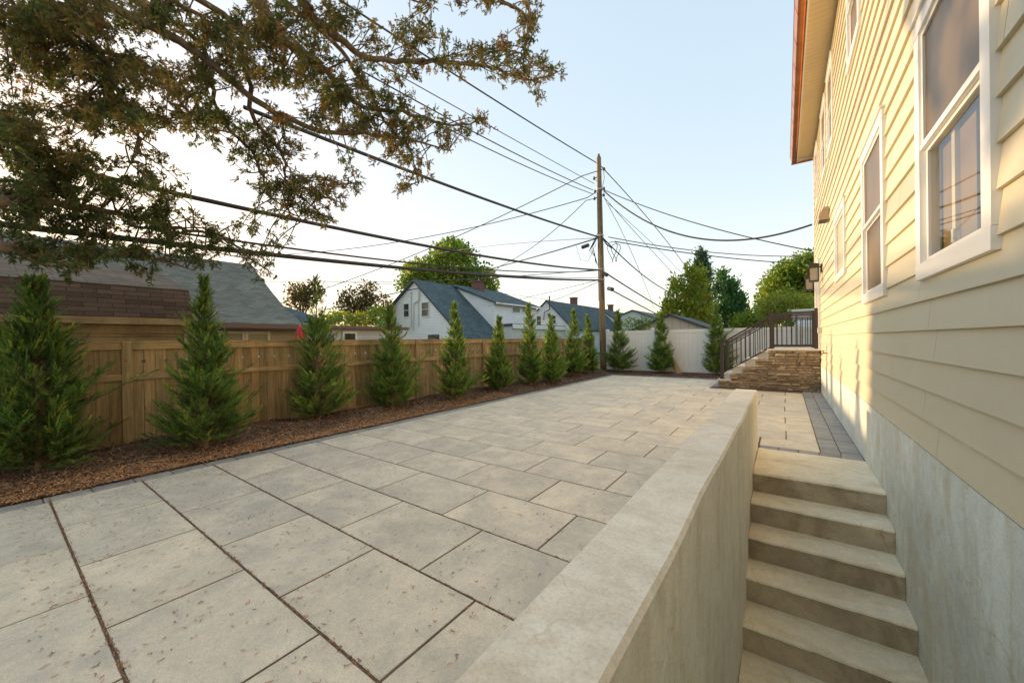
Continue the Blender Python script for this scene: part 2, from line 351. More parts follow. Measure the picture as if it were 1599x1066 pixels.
def M_stone():
    m, n, b, o = newmat('ledge_stone'); co = geopos(n); isl = island(n)
    a = noise(n, co, 7, 8, 0.7, 0.6, (1, 1, 2.2)); f = noise(n, co, 40, 6, 0.75)
    c = ramp(n, isl, [(0, (0.26, 0.19, 0.13)), (0.3, (0.42, 0.31, 0.21)), (0.55, (0.35, 0.28, 0.21)), (0.8, (0.50, 0.37, 0.24)), (1, (0.58, 0.47, 0.35))])
    c = mix(n, c, ramp(n, a, [(0.3, (0.62, 0.6, 0.58)), (0.65, (1.15, 1.12, 1.05))]), 1.0, 'MULTIPLY')
    c = mix(n, c, ramp(n, f, [(0.3, (0.7,)*3), (0.65, (1.1,)*3)]), 1.0, 'MULTIPLY')
    n.links.new(c, b.inputs['Base Color']); b.inputs['Roughness'].default_value = 0.85
    bump(n, b, math_(n, 'ADD', a, math_(n, 'MULTIPLY', f, 0.4)), 0.9, 0.02); return m
MAT['stone'] = M_stone()

# ------------------------------------------------------------------ ground, patio, bed
b = MB()
HX = 0.725                                          # face of the foundation
# the ground sheet leaves out the stairwell (x -0.29..0.725, y < 5.0)
for (x0, x1, y0, y1) in ((-900, -0.45, -900, 900), (-0.45, 900, 5.2, 900), (0.9, 900, -900, 5.2)):
    b.add([(x0, y0, -0.06), (x1, y0, -0.06), (x1, y1, -0.06), (x0, y1, -0.06)], [(0, 1, 2, 3)])
tag(b.build('ground', MAT['lawn']), 'dark green lawn ground reaching the horizon', 'ground', kind='structure')

# planting bed: humped mulch strip along the fences
def bed_z(x, y):
    return 0.02 + 0.035*math.sin(x*3.1 + y*1.3) * math.cos(y*2.2 - x) + 0.02*math.sin(7*x+5*y) + 0.06*max(0.0, min(1, (-5.75 - x)/0.8)) * (1.0 if y < 6 else 0.5)
def patio_left(y): return -5.62
b = MB(); nx, ny = 20, 210
X0, X1 = -7.6, -5.64
for j in range(ny+1):
    y = -3 + j * 20.0/ny
    for i in range(nx+1):
        x = X0 + (X1-X0)*i/nx
        z = bed_z(x, y)*min(1.0, (nx-i)/4) + 0.012*(1 - min(1.0, (nx-i)/4))
        b.v.append((x, y, z - (0.006 if i == nx else 0)))
for j in range(ny):
    for i in range(nx):
        a = j*(nx+1)+i; b.f.append([a, a+1, a+nx+2, a+nx+1]); b.mi.append(0)
k = len(b.v); nx2, ny2 = 90, 14
for j in range(ny2+1):
    y = 14.62 + j * 2.3/ny2
    for i in range(nx2+1):
        x = X1 + (9.6)*i/nx2
        b.v.append((x, y, 0.01 + 0.02*math.sin(6*x)*math.cos(5*y) + 0.03*j/ny2 - (0.03 if j == 0 else 0)))
for j in range(ny2):
    for i in range(nx2):
        a = k+j*(nx2+1)+i; b.f.append([a, a+1, a+nx2+2, a+nx2+1]); b.mi.append(0)
tag(b.build('planting_bed', MAT['mulch'], smooth=True), 'brown mulch bed running along the fences', 'ground', kind='structure')

# patio: slabs with open joints over a sand sheet
b = MB()
b.box(-5.62, -0.30, -1.2, 14.6, -0.05, -0.0035)
b.box(-0.30, HX, 5.775, 14.6, -0.05, -0.0035)
tag(b.build('joint_sand', MAT['joint']), 'brown sand showing in the joints between the patio slabs', 'ground', kind='structure')
b = MB(); g = 0.006; gy = 0.006; ch = 0.004
def slab(x0, x1, y0, y1, jit=True):
    if x1 - x0 < 0.03 or y1 - y0 < 0.03: return
    z = random.uniform(-0.0012, 0.0012) if jit else 0
    b.cbox(x0+g, x1-g, y0+gy, y1-gy, -0.03, z, ch)
    if gy > g:
        for q in range(1, 5): b.mi[-q] = 1
rows = [0.335 + 0.608*k for k in range(-3, 24)]
for k, y0 in enumerate(rows):
    y1 = min(y0 + 0.608, 14.42)
    if y0 > 14.3: break
    kk = k - 3
    ph = -1.375 if kk % 2 else -1.84
    ph += random.uniform(-0.012, 0.012)
    def row(xa, xb):
        e = [xa]; x = ph - 0.915*8
        while x < xb:
            if x > xa + 0.06 and x < xb - 0.06: e.append(x)
            x += 0.915
        e.append(xb); 
        for i in range(len(e)-1): slab(e[i], e[i+1], y0, y1)
    if y1 <= 5.775: row(-5.43, -0.42)
    elif y0 < 5.93: row(-5.43, -0.42 if y0 < 5.6 else -0.3)
    else:
        row(-5.43, 0.34 if y1 < 12.35 else -1.75)
slab(-0.29, 0.34, 5.93, 0.335+0.608*10)
b_main = b.build('patio', [MAT['paver'], MAT['jedge']])
tag(b_main, 'large beige grey rectangular stone slab paving in running bond', 'ground', kind='structure')
b = MB(); g = 0.005; gy = 0.005; ch = 0.003
y = -1.2
while y < 14.4:
    slab(-5.62, -5.43, y, y+0.30); y += 0.30
x = -5.62
while x < -2.0: slab(x, x+0.30, 14.42, 14.6); x += 0.30
for (yy0, x) in ((13.4, -2.1), (13.7, -2.1), (14.0, -2.1)): pass
y = 5.93
while y < 12.3:
    slab(0.34, 0.532, y, y+0.105); slab(0.532, HX-0.002, y, y+0.105); y += 0.105
x = -0.28
while x < HX-0.05:
    slab(x, min(x+0.2, HX-0.002), 5.775, 5.93); x += 0.2
y = 12.45
while y < 14.4: slab(-1.75, -1.60, y, y+0.2); y += 0.2
tag(b.build('paver_border', MAT['border']), 'narrow dark grey border pavers edging the patio and house wall', 'ground', kind='structure')

# ------------------------------------------------------------------ basement stairwell
pw = empty('parapet_wall', (-0.42, 2.5, 0), 'thick pale concrete parapet wall beside the basement steps', 'wall')
b = MB()
ys = np.linspace(-1.5, 5.73, 60)
prof = lambda wv: [(-0.54+wv*0.6, -3.0), (-0.29+wv, -3.0), (-0.29+wv, 0.728), (-0.302+wv, 0.742), (-0.528+wv*0.6, 0.742), (-0.54+wv*0.6, 0.73)]
vs = []; K = 6
for yv in ys:
    wv = 0.004*math.sin(yv*2.1) + 0.003*math.sin(yv*5.3+1)
    vs += [(px, yv, pz + (0.003*math.sin(yv*1.7) if pz > 0 else 0)) for px, pz in prof(wv)]
fs = [(i*K+j, i*K+(j+1) % K, (i+1)*K+(j+1) % K, (i+1)*K+j) for i in range(len(ys)-1) for j in range(K)] + [tuple(range(K)), tuple(range((len(ys)-1)*K, len(ys)*K))[::-1]]
b.add(vs, fs); b.build('wall_body', MAT['wallc'], pw)

st = empty('basement_stairs', (0.2, 4.7, 0), 'poured concrete steps going down between the parapet wall and the house', 'stairs')
NY = 4.70; RUN = 0.325; RISE = 0.20
for k in range(12):
    z = -RISE*k; yn = NY - RUN*k; yb = 5.772 if k == 0 else yn + RUN + 0.04
    b = MB()
    # slab with a slightly rounded, irregular nosing
    xs = np.linspace(-0.287, HX-0.002, 34); vs = []
    P = [(yb, -0.20), (yb, 0.0), (0.02, 0.0), (0.004, -0.006), (0.0, -0.018), (0.0, -0.20)]
    for x in xs:
        j = 0.004*math.sin(9*x + 3*k) + 0.003*math.sin(23*x+k) + random.uniform(-0.002, 0.003)
        vs += [(x, yb, z-0.20), (x, yb, z), (x, yn+0.022+j, z), (x, yn+0.006+j, z-0.006), (x, yn+j, z-0.02), (x, yn+0.006, z-0.055), (x, yn+0.008, z-0.20)]
    q = 7
    for i in range(len(xs)-1):
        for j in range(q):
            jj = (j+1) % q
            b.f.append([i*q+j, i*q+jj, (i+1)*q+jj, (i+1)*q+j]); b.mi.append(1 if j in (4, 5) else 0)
    b.v = [tuple(map(float, p)) for p in vs]
    b.f.append(list(range(q))[::-1]); b.mi.append(0); b.f.append(list(range((len(xs)-1)*q, len(xs)*q))); b.mi.append(0)
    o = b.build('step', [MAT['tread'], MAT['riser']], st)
b = MB(); b.box(-0.287, HX-0.002, -1.5, NY-RUN*11+0.05, -2.6, -2.4); b.build('landing', MAT['tread'], st)

# ------------------------------------------------------------------ our house
house = empty('house', (HX+2, 6, 0), 'tall cream clapboard house with white framed windows and copper gutter', 'house')
YA, YB, ZT = -2.0, 14.3, 6.78
FZ = 0.68
WINS = [  # y0,y1,z0,z1 outer casing, kind
    (2.47, 3.60, 1.765, 3.43, 'big'), (4.62, 5.78, 1.765, 3.41, 'mid'), (7.30, 8.66, 2.33, 3.43, 'blind'),
    (5.82, 6.84, 4.93, 6.45, 'up'), (8.80, 9.80, 4.93, 6.45, 'up'), (10.25, 11.35, 4.93, 6.45, 'up'), (12.6, 13.5, 4.93, 6.45, 'up'),
    (1.2, 2.2, 4.93, 6.45, 'up'),
    (12.2, 13.35, 1.08, 3.25, 'door')]
b = MB(); b.box(HX, HX+6, YA, YB, -2.6, FZ-0.01)
b.build('foundation', MAT['found'], house)
b = MB()
ys_ = sorted({YA, YB} | {v for w_ in WINS for v in w_[:2]})
for i in range(len(ys_)-1):
    y0, y1 = ys_[i], ys_[i+1]; segs = [(FZ, ZT)]
    for w_ in WINS:
        if w_[0] <= y0+1e-6 and w_[1] >= y1-1e-6:
            ns = []
            for (a, c) in segs:
                if w_[3] <= a or w_[2] >= c: ns.append((a, c)); continue
                if w_[2] > a: ns.append((a, w_[2]))
                if w_[3] < c: ns.append((w_[3], c))
            segs = ns
    for a, c in segs: b.box(HX+0.022, HX+0.2, y0, y1, a, c)
b.box(HX+0.2, HX+0.25, YA, YB, FZ, ZT)
b.box(HX+0.25, HX+6, YA, YA+0.2, FZ, ZT); b.box(HX+0.25, HX+6, YB-0.2, YB, FZ, ZT)
b.build('wall', MAT['siding'], house)
# lap boards: real wedges cut round the openings
b = MB(); EXP = 0.1905
z = FZ; rowi = 0
random.seed(11)
while z < ZT - 0.01:
    zt = min(z + EXP, ZT)
    cuts = [YA]; y = YA + random.uniform(0.5, 3.0)
    while y < YB: cuts.append(y); y += 3.66
    cuts.append(YB)
    for i in range(len(cuts)-1):
        spans = [(cuts[i]+0.0025, cuts[i+1]-0.0025)]
        bp = sorted({spans[0][0], spans[0][1]} | {v for w_ in WINS for v in w_[:2] if spans[0][0] < v < spans[0][1]})
        for q in range(len(bp)-1):
            y0, y1 = bp[q], bp[q+1]; segs = [(z, zt)]
            for w_ in WINS:
                if w_[0] <= y0+1e-6 and w_[1] >= y1-1e-6:
                    ns = []
                    for (a, c) in segs:
                        if w_[3] <= a or w_[2] >= c: ns.append((a, c)); continue
                        if w_[2] > a: ns.append((a, w_[2]))
                        if w_[3] < c: ns.append((w_[3], c))
                    segs = ns
            for a, c in segs:
                fo = lambda zz: 0.019 * (1 - (zz - z)/EXP) + 0.002
                xo_a, xo_c = HX + 0.016 - fo(a), HX + 0.016 - fo(c)
                b.add([(HX+0.0215, y0, a), (xo_a, y0, a), (xo_c, y0, c), (HX+0.0215, y0, c), (HX+0.0215, y1, a), (xo_a, y1, a), (xo_c, y1, c), (HX+0.0215, y1, c)],
                      [(0,1,2,3), (7,6,5,4), (0,4,5,1), (1,5,6,2), (2,6,7,3)])
    z += EXP; rowi += 1
b.build('clapboards', MAT['siding'], house)

def window(y0, y1, z0, z1, kind):
    cw = 0.10; fx = HX - 0.020                    # casing face proud of the boards
    wi = None
    c = MB()
    c.box(fx, HX+0.10, y0, y0+cw, z0+cw+0.002, z1-cw-0.002); c.box(fx, HX+0.10, y1-cw, y1, z0+cw+0.002, z1-cw-0.002)
    c.box(fx-0.002, HX+0.10, y0, y1, z0, z0+cw); c.box(fx-0.002, HX+0.10, y0-0.0, y1, z1-cw, z1)
    wi = c.build('window', MAT['trim'], house)
    a0, a1, c0, c1 = y0+cw, y1-cw, z0+cw, z1-cw; zm = (c0+c1)/2
    s = MB(); sw = 0.035
    if kind == 'blind':
        s.box(HX+0.0, HX+0.05, a0, a0+sw, c0, c1); s.box(HX, HX+0.05, a1-sw, a1, c0, c1)
        s.box(HX+0.001, HX+0.05, a0+sw, a1-sw, c0, c0+sw); s.box(HX+0.001, HX+0.05, a0+sw, a1-sw, c1-sw, c1)
    else:
        for (lo, hi, dx) in ((c0, zm, 0.010), (zm, c1, -0.008)):
            s.box(HX+dx, HX+dx+0.03, a0, a0+sw, lo, hi); s.box(HX+dx, HX+dx+0.03, a1-sw, a1, lo, hi)
            s.box(HX+dx+0.001, HX+dx+0.03, a0+sw, a1-sw, lo, lo+sw); s.box(HX+dx+0.001, HX+dx+0.03, a0+sw, a1-sw, hi-sw, hi)
        s.box(HX-0.014, HX+0.02, a0, a1, zm-0.012, zm+0.018)
    s.build('sash', MAT['trim'], wi)
    p = MB()
    if kind == 'big':
        p.box(HX+0.004, HX+0.010, a0+sw, a1-sw, zm+sw, c1-sw); p.build('pane', MAT['screen'], wi)
        p = MB(); p.add([(HX+0.024, a0+sw, c0+sw), (HX+0.024, a0+sw, zm-sw), (HX+0.024, a1-sw, zm-sw), (HX+0.024, a1-sw, c0+sw)], [(3, 2, 1, 0)]); p.build('pane', MAT['clear'], wi)
        W_ = a1-a0; q = MB(); q.box(HX+0.075, HX+0.085, a0+0.42*W_, a1, c0, zm); q.build('curtain', MAT['curtain'], wi)
        q = MB(); q.box(HX+0.10, HX+0.11, a0, a0+0.42*W_, c0, zm)
        for k in range(6): q.box(HX+0.092, HX+0.099, a0, a0+0.42*W_, c0+0.1*k+0.02, c0+0.1*k+0.09)
        q.build('shutter_slats', MAT['inner'], wi)
        q = MB(); q.box(HX+0.055, HX+0.074, a1-0.34*W_, a1-0.34*W_+0.05, c0, zm); q.build('inner_post', MAT['soffit'], wi)
        q = MB(); q.box(HX+0.045, HX+0.054, a1-0.34*W_-0.005, a1-0.34*W_+0.03, c0+0.07, c0+0.14); q.build('tag', MAT['trim'], wi)
    elif kind == 'blind':
        p.box(HX+0.02, HX+0.03, a0+sw, a1-sw, c0+sw, c1-sw); p.build('pane', MAT['blind'], wi)
    else:
        p.box(HX+0.004, HX+0.010, a0+sw, a1-sw, zm+sw, c1-sw)
        p.box(HX+0.022, HX+0.028, a0+sw, a1-sw, c0+sw, zm-sw); p.build('pane', MAT['screen'], wi)
    # drip cap and sill
    d = MB(); d.box(fx-0.018, HX+0.02, y0-0.012, y1+0.012, z1+0.001, z1+0.02); d.build('drip_cap', MAT['trim'], wi)
    return wi
for w_ in WINS:
    if w_[4] != 'door': window(*w_)
# side door with casing
y0, y1, z0, z1, _ = WINS[-1]
c = MB(); c.box(HX-0.045, HX+0.1, y0, y0+0.12, z0, z1); c.box(HX-0.045, HX+0.1, y1-0.12, y1, z0, z1); c.box(HX-0.05, HX+0.1, y0, y1, z1+0.001, z1+0.12)
dr = c.build('door', MAT['trim'], house)
c = MB(); c.box(HX+0.02, HX+0.06, y0+0.12, y1-0.12, z0, z1); c.build('door_leaf', MAT['plastic'], dr)
c = MB(); c.tube([(HX-0.03, y0+0.22, z0+1.0), (HX+0.02, y0+0.22, z0+1.0)], 0.02); c.build('handle', MAT['bronze'], dr)
# corner board, soffit, fascia, gutter, roof
c = MB(); c.box(HX-0.012, HX+0.021, YB-0.1, YB+0.012, FZ, ZT-0.002); c.build('corner_board', MAT['trim'], house)
c = MB()
y = YA
while y < YB+0.15:
    c.add([(0.36, y, 6.755), (HX+0.05, y, 6.755), (HX+0.05, y+0.008, 6.763), (0.36, y+0.008, 6.763)], [(0, 1, 2, 3)])
    c.add([(0.36, y+0.008, 6.763), (HX+0.05, y+0.008, 6.763), (HX+0.05, y+0.1, 6.763), (0.36, y+0.1, 6.763)], [(0, 1, 2, 3)])
    c.add([(0.36, y+0.1, 6.763), (HX+0.05, y+0.1, 6.763), (HX+0.05, y+0.108, 6.755), (0.36, y+0.108, 6.755)], [(0, 1, 2, 3)])
    c.add([(0.36, y+0.108, 6.755), (HX+0.05, y+0.108, 6.755), (HX+0.05, y+0.13, 6.755), (0.36, y+0.13, 6.755)], [(0, 1, 2, 3)])
    y += 0.13
c.build('soffit', MAT['soffit'], house)
c = MB(); c.box(0.335, 0.358, YA, YB+0.25, 6.72, 6.92); c.box(0.36, HX+0.05, YB+0.13, YB+0.25, 6.75, 6.9); c.build('fascia', MAT['trim'], house)
c = MB(); pr = [(0.333, 6.90), (0.333, 6.74), (0.30, 6.715), (0.25, 6.715), (0.215, 6.74), (0.200, 6.80), (0.185, 6.86), (0.175, 6.90), (0.185, 6.91), (0.21, 6.87), (0.225, 6.80), (0.245, 6.745), (0.30, 6.745), (0.32, 6.76), (0.322, 6.90)]
c.prism(pr, 'y', YA, YB+0.27)
gut = c.build('gutter', MAT['copper'], house)
for yy in np.arange(YA+0.3, YB, 0.8): c = MB(); c.prism([(u + (0.004 if u > 0.3 else -0.004), v - 0.004) for u, v in pr[:8]] + [(0.19, 6.90)], 'y', yy, yy+0.025); c.build('gutter_band', MAT['copper'], gut)
c = MB(); c.box(0.30, 0.334, YB+0.252, YB+0.27, 6.74, 6.9)
c.box(0.20, HX+0.0, YB+0.275, YB+0.30, 6.70, 6.76); c.build('gutter_end', MAT['copper'], gut)
c = MB(); c.hexa([(0.17, YA-0.2, 6.93), (0.17, YB+0.28, 6.93), (3.8, YB+0.28, 8.75), (3.8, YA-0.2, 8.75)], (0, 0, 0.05))
c.hexa([(7.2, YA-0.2, 6.93), (3.8, YA-0.2, 8.75), (3.8, YB+0.28, 8.75), (7.2, YB+0.28, 6.93)], (0, 0, 0.05))
c.build('roof', MAT['darktrim'], house)
# wall light box and hose bib, outlet
def lantern(y, label):
    t = empty('wall_lantern', (HX, y, 2.95), label, 'wall lamp')
    c = MB(); c.box(HX-0.03, HX+0.0, y-0.06, y+0.06, 2.93, 3.13); c.box(HX-0.10, HX-0.03, y-0.015, y+0.015, 3.05, 3.08); c.build('bracket', MAT['bronze'], t)
    x0, x1 = HX-0.24, HX-0.07; hy = 0.085
    c = MB(); c.box(x0-0.015, x1+0.015, y-hy-0.015, y+hy+0.015, 3.05, 3.14); c.box(x0+0.02, x1-0.02, y-0.05, y+0.05, 3.141, 3.16); c.box(x0-0.008, x1+0.008, y-hy-0.008, y+hy+0.008, 2.72, 2.745)
    for xx in (x0, x1):
        for yy in (y-hy, y+hy): c.box(xx-0.008, xx+0.008, yy-0.008, yy+0.008, 2.746, 3.049)
    c.build('frame', MAT['bronze'], t)
    c = MB(); c.box(x0+0.012, x1-0.012, y-hy+0.012, y+hy-0.012, 2.75, 3.045); c.build('lamp_glass', MAT['lampglass'], t)
lantern(11.62, 'square bronze wall lantern on the near side of the side door')
lantern(13.72, 'square bronze wall lantern on the far side of the side door')
t = empty('vent_hood', (HX, 9.9, 3.85), 'small tan box shaped vent hood fixed high on the clapboards', 'vent')
c = MB(); c.prism([(HX-0.005, 3.72), (HX-0.16, 3.72), (HX-0.16, 3.80), (HX-0.09, 3.97), (HX-0.005, 3.97)], 'y', 9.72, 10.0); c.build('hood', MAT['tan_lap'] if False else M_simple('tan_vent', (0.42, 0.32, 0.2), 0.5, 0.05, 3), t)
c = MB(); c.box(HX-0.155, HX-0.02, 9.73, 9.99, 3.705, 3.719); c.build('grille', MAT['darktrim'], t)
t = empty('hose_tap', (HX, 10.4, 1.06), 'small brass hose tap sticking out of the siding above the foundation', 'tap')
c = MB(); c.tube([(HX, 10.4, 1.06), (HX-0.09, 10.4, 1.05), (HX-0.11, 10.4, 1.0)], 0.013); c.build('spout', M_simple('brass', (0.3, 0.2, 0.1), 0.4, 0.1, 3, metal=0.7), t)
c = MB(); c.tube([(HX-0.07, 10.4, 1.06), (HX-0.07, 10.4, 1.10)], 0.008); c.tube([(HX-0.07, 10.4, 1.10), (HX-0.07, 10.4, 1.112)], 0.03, 10); c.build('handle', MAT['porc'], t)
t = empty('outlet_box', (HX, 11.95, 1.55), 'small white electrical outlet box on the siding beside the railing', 'outlet')
c = MB(); c.box(HX-0.07, HX-0.004, 11.9, 12.02, 1.48, 1.63); c.build('box', MAT['plastic'], t)
c = MB(); c.box(HX-0.078, HX-0.071, 11.915, 12.005, 1.50, 1.615); c.build('lid', MAT['trim'], t)

# ------------------------------------------------------------------ stone stoop with steps and railings
stoop = empty('stone_stoop', (-0.4, 12.9, 0), 'brown stacked ledge stone stoop with pale treads at the side door', 'steps')
outl = [(-1.565, 0.20), (-1.28, 0.39), (-0.98, 0.60), (-0.67, 0.81), (-0.37, 1.055)]
b = MB()
def top_at(x):
    t_ = 0
    for xs_, zt_ in outl:
        if x >= xs_: t_ = zt_
    return t_
b2 = MB()                                           # backing block
for i, (xs_, zt_) in enumerate(outl):
    xe = outl[i+1][0] if i < 4 else HX-0.004
    b2.box(xs_+0.02 if i == 0 else xs_, xe, 12.36, 14.0 if i == 4 else 13.75, 0.0, zt_-0.005)
b2.build('core', MAT['riser'], stoop)
random.seed(5)
for i, (xs_, zt_) in enumerate(outl): pass
z = 0.0; prev = 0.0
levels = [0.0] + [o_[1] for o_ in outl]
for li in range(5):
    za, zb = levels[li], levels[li+1]; xs_ = outl[li][0]
    nr = 4 if li in (1, 3) else 3
    hs = np.array([random.uniform(0.6, 1.4) for _ in range(nr)]); hs = hs/hs.sum()*(zb-za)
    zz = za
    for h in hs:
        x = xs_
        while x < HX - 0.006:
            l = random.uniform(0.08, 0.28) * (1.3 if h > 0.07 else 1.0); xe = min(x+l, HX-0.005)
            if HX - xe < 0.07: xe = HX-0.005
            d0 = random.uniform(-0.01, 0.06); yy = 12.30 - d0 + 0.02
            gp = 0.005
            # irregular stone block: jittered front
            x0, x1, z0, z1 = x+gp, xe-gp, zz+gp*0.8, zz+h-gp*0.8
            j = lambda s_=0.008: random.uniform(-s_, s_)
            nxs = max(2, int((x1-x0)/0.06)+1)
            gx = np.linspace(x0, x1, nxs+1); gz = [z0, z0+(z1-z0)*0.25, z0+(z1-z0)*0.75, z1]
            base = len(b.v)
            for r_, zv in enumerate(gz):
                for c_, xv in enumerate(gx):
                    edge = r_ in (0, 3) or c_ in (0, nxs)
                    b.v.append((xv + (j(0.004) if not edge else 0), yy + (0.018 if edge else 0) + j(0.007), zv + (j(0.004))))
            for r_ in range(3):
                for c_ in range(nxs):
                    a = base + r_*(nxs+1)+c_; b.f.append([a, a+1, a+nxs+2, a+nxs+1]); b.mi.append(0)
            # sides
            top = [base+3*(nxs+1)+c_ for c_ in range(nxs+1)]; bot = [base+c_ for c_ in range(nxs+1)]
            k0 = len(b.v)
            for idx in (bot[0], bot[-1], top[-1], top[0]):
                p = b.v[idx]; b.v.append((p[0], 12.40, p[2]))
            b.f += [bot[::-1]+[k0, k0+1], top+[k0+2, k0+3], [bot[0], base+(nxs+1), base+2*(nxs+1), top[0], k0+3, k0], [top[-1], base+2*(nxs+1)+nxs, base+(nxs+1)+nxs, bot[-1], k0+1, k0+2]]
            b.mi += [0]*4
            x = xe
        zz += h
b.build('stone_facing', MAT['stone'], stoop)
# left return of the stone
b = MB(); b.box(-1.585, -1.56, 12.37, 13.75, 0.0, 0.195); b.build('stone_return', MAT['stone'], stoop)
# pale steps just behind the stone cheek, one level higher
for (xa, xb, zt_) in ((-1.50, -1.20, 0.40), (-1.22, -0.90, 0.605), (-0.92, -0.60, 0.815), (-0.62, -0.36, 1.02)):
    c = MB(); c.cbox(xa, HX-0.01 if False else -0.34, 12.42, 13.7, 0.1, zt_ - 0.0, 0.006); c.build('tread', MAT['limestone'], stoop)
c = MB(); c.cbox(-1.59, -1.25, 12.27, 13.72, 0.196, 0.235, 0.005); c.build('tread', MAT['limestone'], stoop)
c = MB(); c.cbox(-0.40, HX-0.006, 12.24, 14.02, 1.052, 1.10, 0.008); c.build('landing_slab', MAT['limestone'], stoop)

def railing(y, label, x_end):
    t = empty('stair_railing', (-1.48, y, 0.23), label, 'railing', 'bronze railings of the stoop')
    # posts
    for (px, z0, z1) in ((-1.48, 0.236, 1.36), (-0.30, 1.10, 2.10), (x_end, 1.10, 2.13)):
        c = MB(); s_ = 0.042; c.box(px-s_, px+s_, y-s_, y+s_, z0, z1-0.02); c.box(px-s_-0.008, px+s_+0.008, y-s_-0.008, y+s_+0.008, z1-0.019, z1)
        c.box(px-s_-0.01, px+s_+0.01, y-s_-0.01, y+s_+0.01, z0+0.001, z0+0.03); c.build('post', MAT['bronze'], t)
    # raking section
    xa, xb = -1.44, -0.34; sl_ = (1.985-1.285)/(xb-xa) * 1.0
    def rz(x, off): return off + (x-xa)*sl_
    c = MB()
    for off, th in ((1.25, 0.05), (1.13, 0.035), (0.40, 0.04)):
        c.prism([(xa, rz(xa, off)), (xb, rz(xb, off)), (xb, rz(xb, off)+th), (xa, rz(xa, off)+th)], 'y', y-0.022, y+0.022)
    for k in range(9):
        x = xa + 0.11 + k*0.11
        hi = rz(x, 1.25) if k % 3 == 1 else rz(x, 1.13)
        c.box(x-0.010, x+0.010, y-0.010, y+0.010, rz(x, 0.43), hi+0.004)
    c.build('raking_panel', MAT['bronze'], t)
    c = MB(); xa2, xb2 = -0.258, x_end-0.042
    for z0, z1 in ((2.00, 2.05), (1.89, 1.925), (1.15, 1.19)): c.box(xa2, xb2, y-0.022, y+0.022, z0, z1)
    nb = 8
    for k in range(nb):
        x = xa2 + (k+0.7)*(xb2-xa2)/nb
        c.box(x-0.010, x+0.010, y-0.0101, y+0.0101, 1.1905, 2.0 if k % 3 == 1 else 1.888)
    c.build('level_panel', MAT['bronze'], t)
railing(12.36, 'bronze metal railing above the stone face, nearest the patio', 0.655)
railing(13.62, 'bronze metal railing on the far side of the steps', 0.655)

# ------------------------------------------------------------------ wooden fence
fence = empty('wooden_fence', (-7.2, 8, 0), 'brown cedar board fence with diamond cutouts along the planting bed', 'fence')
random.seed(21)
py = [1.11 + 2.468*k for k in range(-2, 7)]
FY1 = 16.35
for y in py + [FY1]:
    c = MB(); c.cbox(-7.22, -7.12, y-0.05, y+0.05, -0.1, 1.462, 0.006); c.build('post', MAT['fence_v'], fence)
ends = py + [FY1]
for i in range(len(ends)-1):
    ya, yb = ends[i]+0.052, ends[i+1]-0.052
    if yb - ya < 0.2: continue
    c = MB(); n_ = max(1, round((yb-ya)/0.118)); wd = (yb-ya)/n_
    for k in range(n_):
        y0, y1 = ya+k*wd+random.uniform(0.002, 0.006), ya+(k+1)*wd-random.uniform(0.002, 0.005); zc, h_ = 1.19, 0.028
        xo = random.uniform(-0.003, 0.003)
        dep = 0.024
        if k % 2 == 0: poly = [(y0, 0.0), (y1, 0.0), (y1, zc-h_), (y1-dep, zc), (y1, zc+h_), (y1, 1.40), (y0, 1.40)]
        else: poly = [(y0, 0.0), (y1, 0.0), (y1, 1.40), (y0, 1.40), (y0, zc+h_), (y0+dep, zc), (y0, zc-h_)]
        c.prism(poly, 'x', -7.205+xo, -7.187+xo)
    p = c.build('board_panel', MAT['fence_v'], fence)
    for (z0, z1) in ((1.355, 1.45), (0.945, 1.03), (0.02, 0.10)):
        c = MB(); c.box(-7.183, -7.145, ya, yb, z0, z1); c.build('rail', MAT['fence_h'], fence)
    c = MB(); c.box(-7.235, -7.130, ya, yb, 1.4505, 1.468); c.build('cap_board', MAT['fence_h'], fence)

# ------------------------------------------------------------------ cream vinyl fence
vf = empty('vinyl_fence', (-1, 16.55, 0), 'cream white vinyl privacy fence across the back of the yard', 'fence')
VX = [-6.55, -4.55, -2.10, 0.34, 2.78, 5.2]
for x in VX:
    c = MB(); c.box(x-0.065, x+0.065, 16.5, 16.63, -0.05, 1.80); c.box(x-0.075, x+0.075, 16.49, 16.64, 1.8005, 1.825)
    c.add([(x-0.07, 16.495, 1.826), (x+0.07, 16.495, 1.826), (x+0.07, 16.635, 1.826), (x-0.07, 16.635, 1.826), (x, 16.565, 1.87)], [(0, 1, 4), (1, 2, 4), (2, 3, 4), (3, 0, 4)])
    c.build('post', MAT['vinyl'], vf)
for i in range(len(VX)-1):
    xa, xb = VX[i]+0.066, VX[i+1]-0.066
    c = MB(); n_ = 14; wd = (xb-xa)/n_
    for k in range(n_): 
        x0, x1 = xa+k*wd, xa+(k+1)*wd
        c.prism([(x0+0.001, 16.545), (x0+0.008, 16.538), (x1-0.008, 16.538), (x1-0.001, 16.545), (x1-0.001, 16.58), (x0+0.001, 16.58)], 'z', 0.12, 1.66)
    c.build('panel', MAT['vinyl'], vf)
    c = MB(); c.box(xa, xb, 16.52, 16.60, 1.64, 1.77); c.box(xa, xb, 16.52, 16.60, 0.02, 0.16); c.build('rail', MAT['vinyl'], vf)

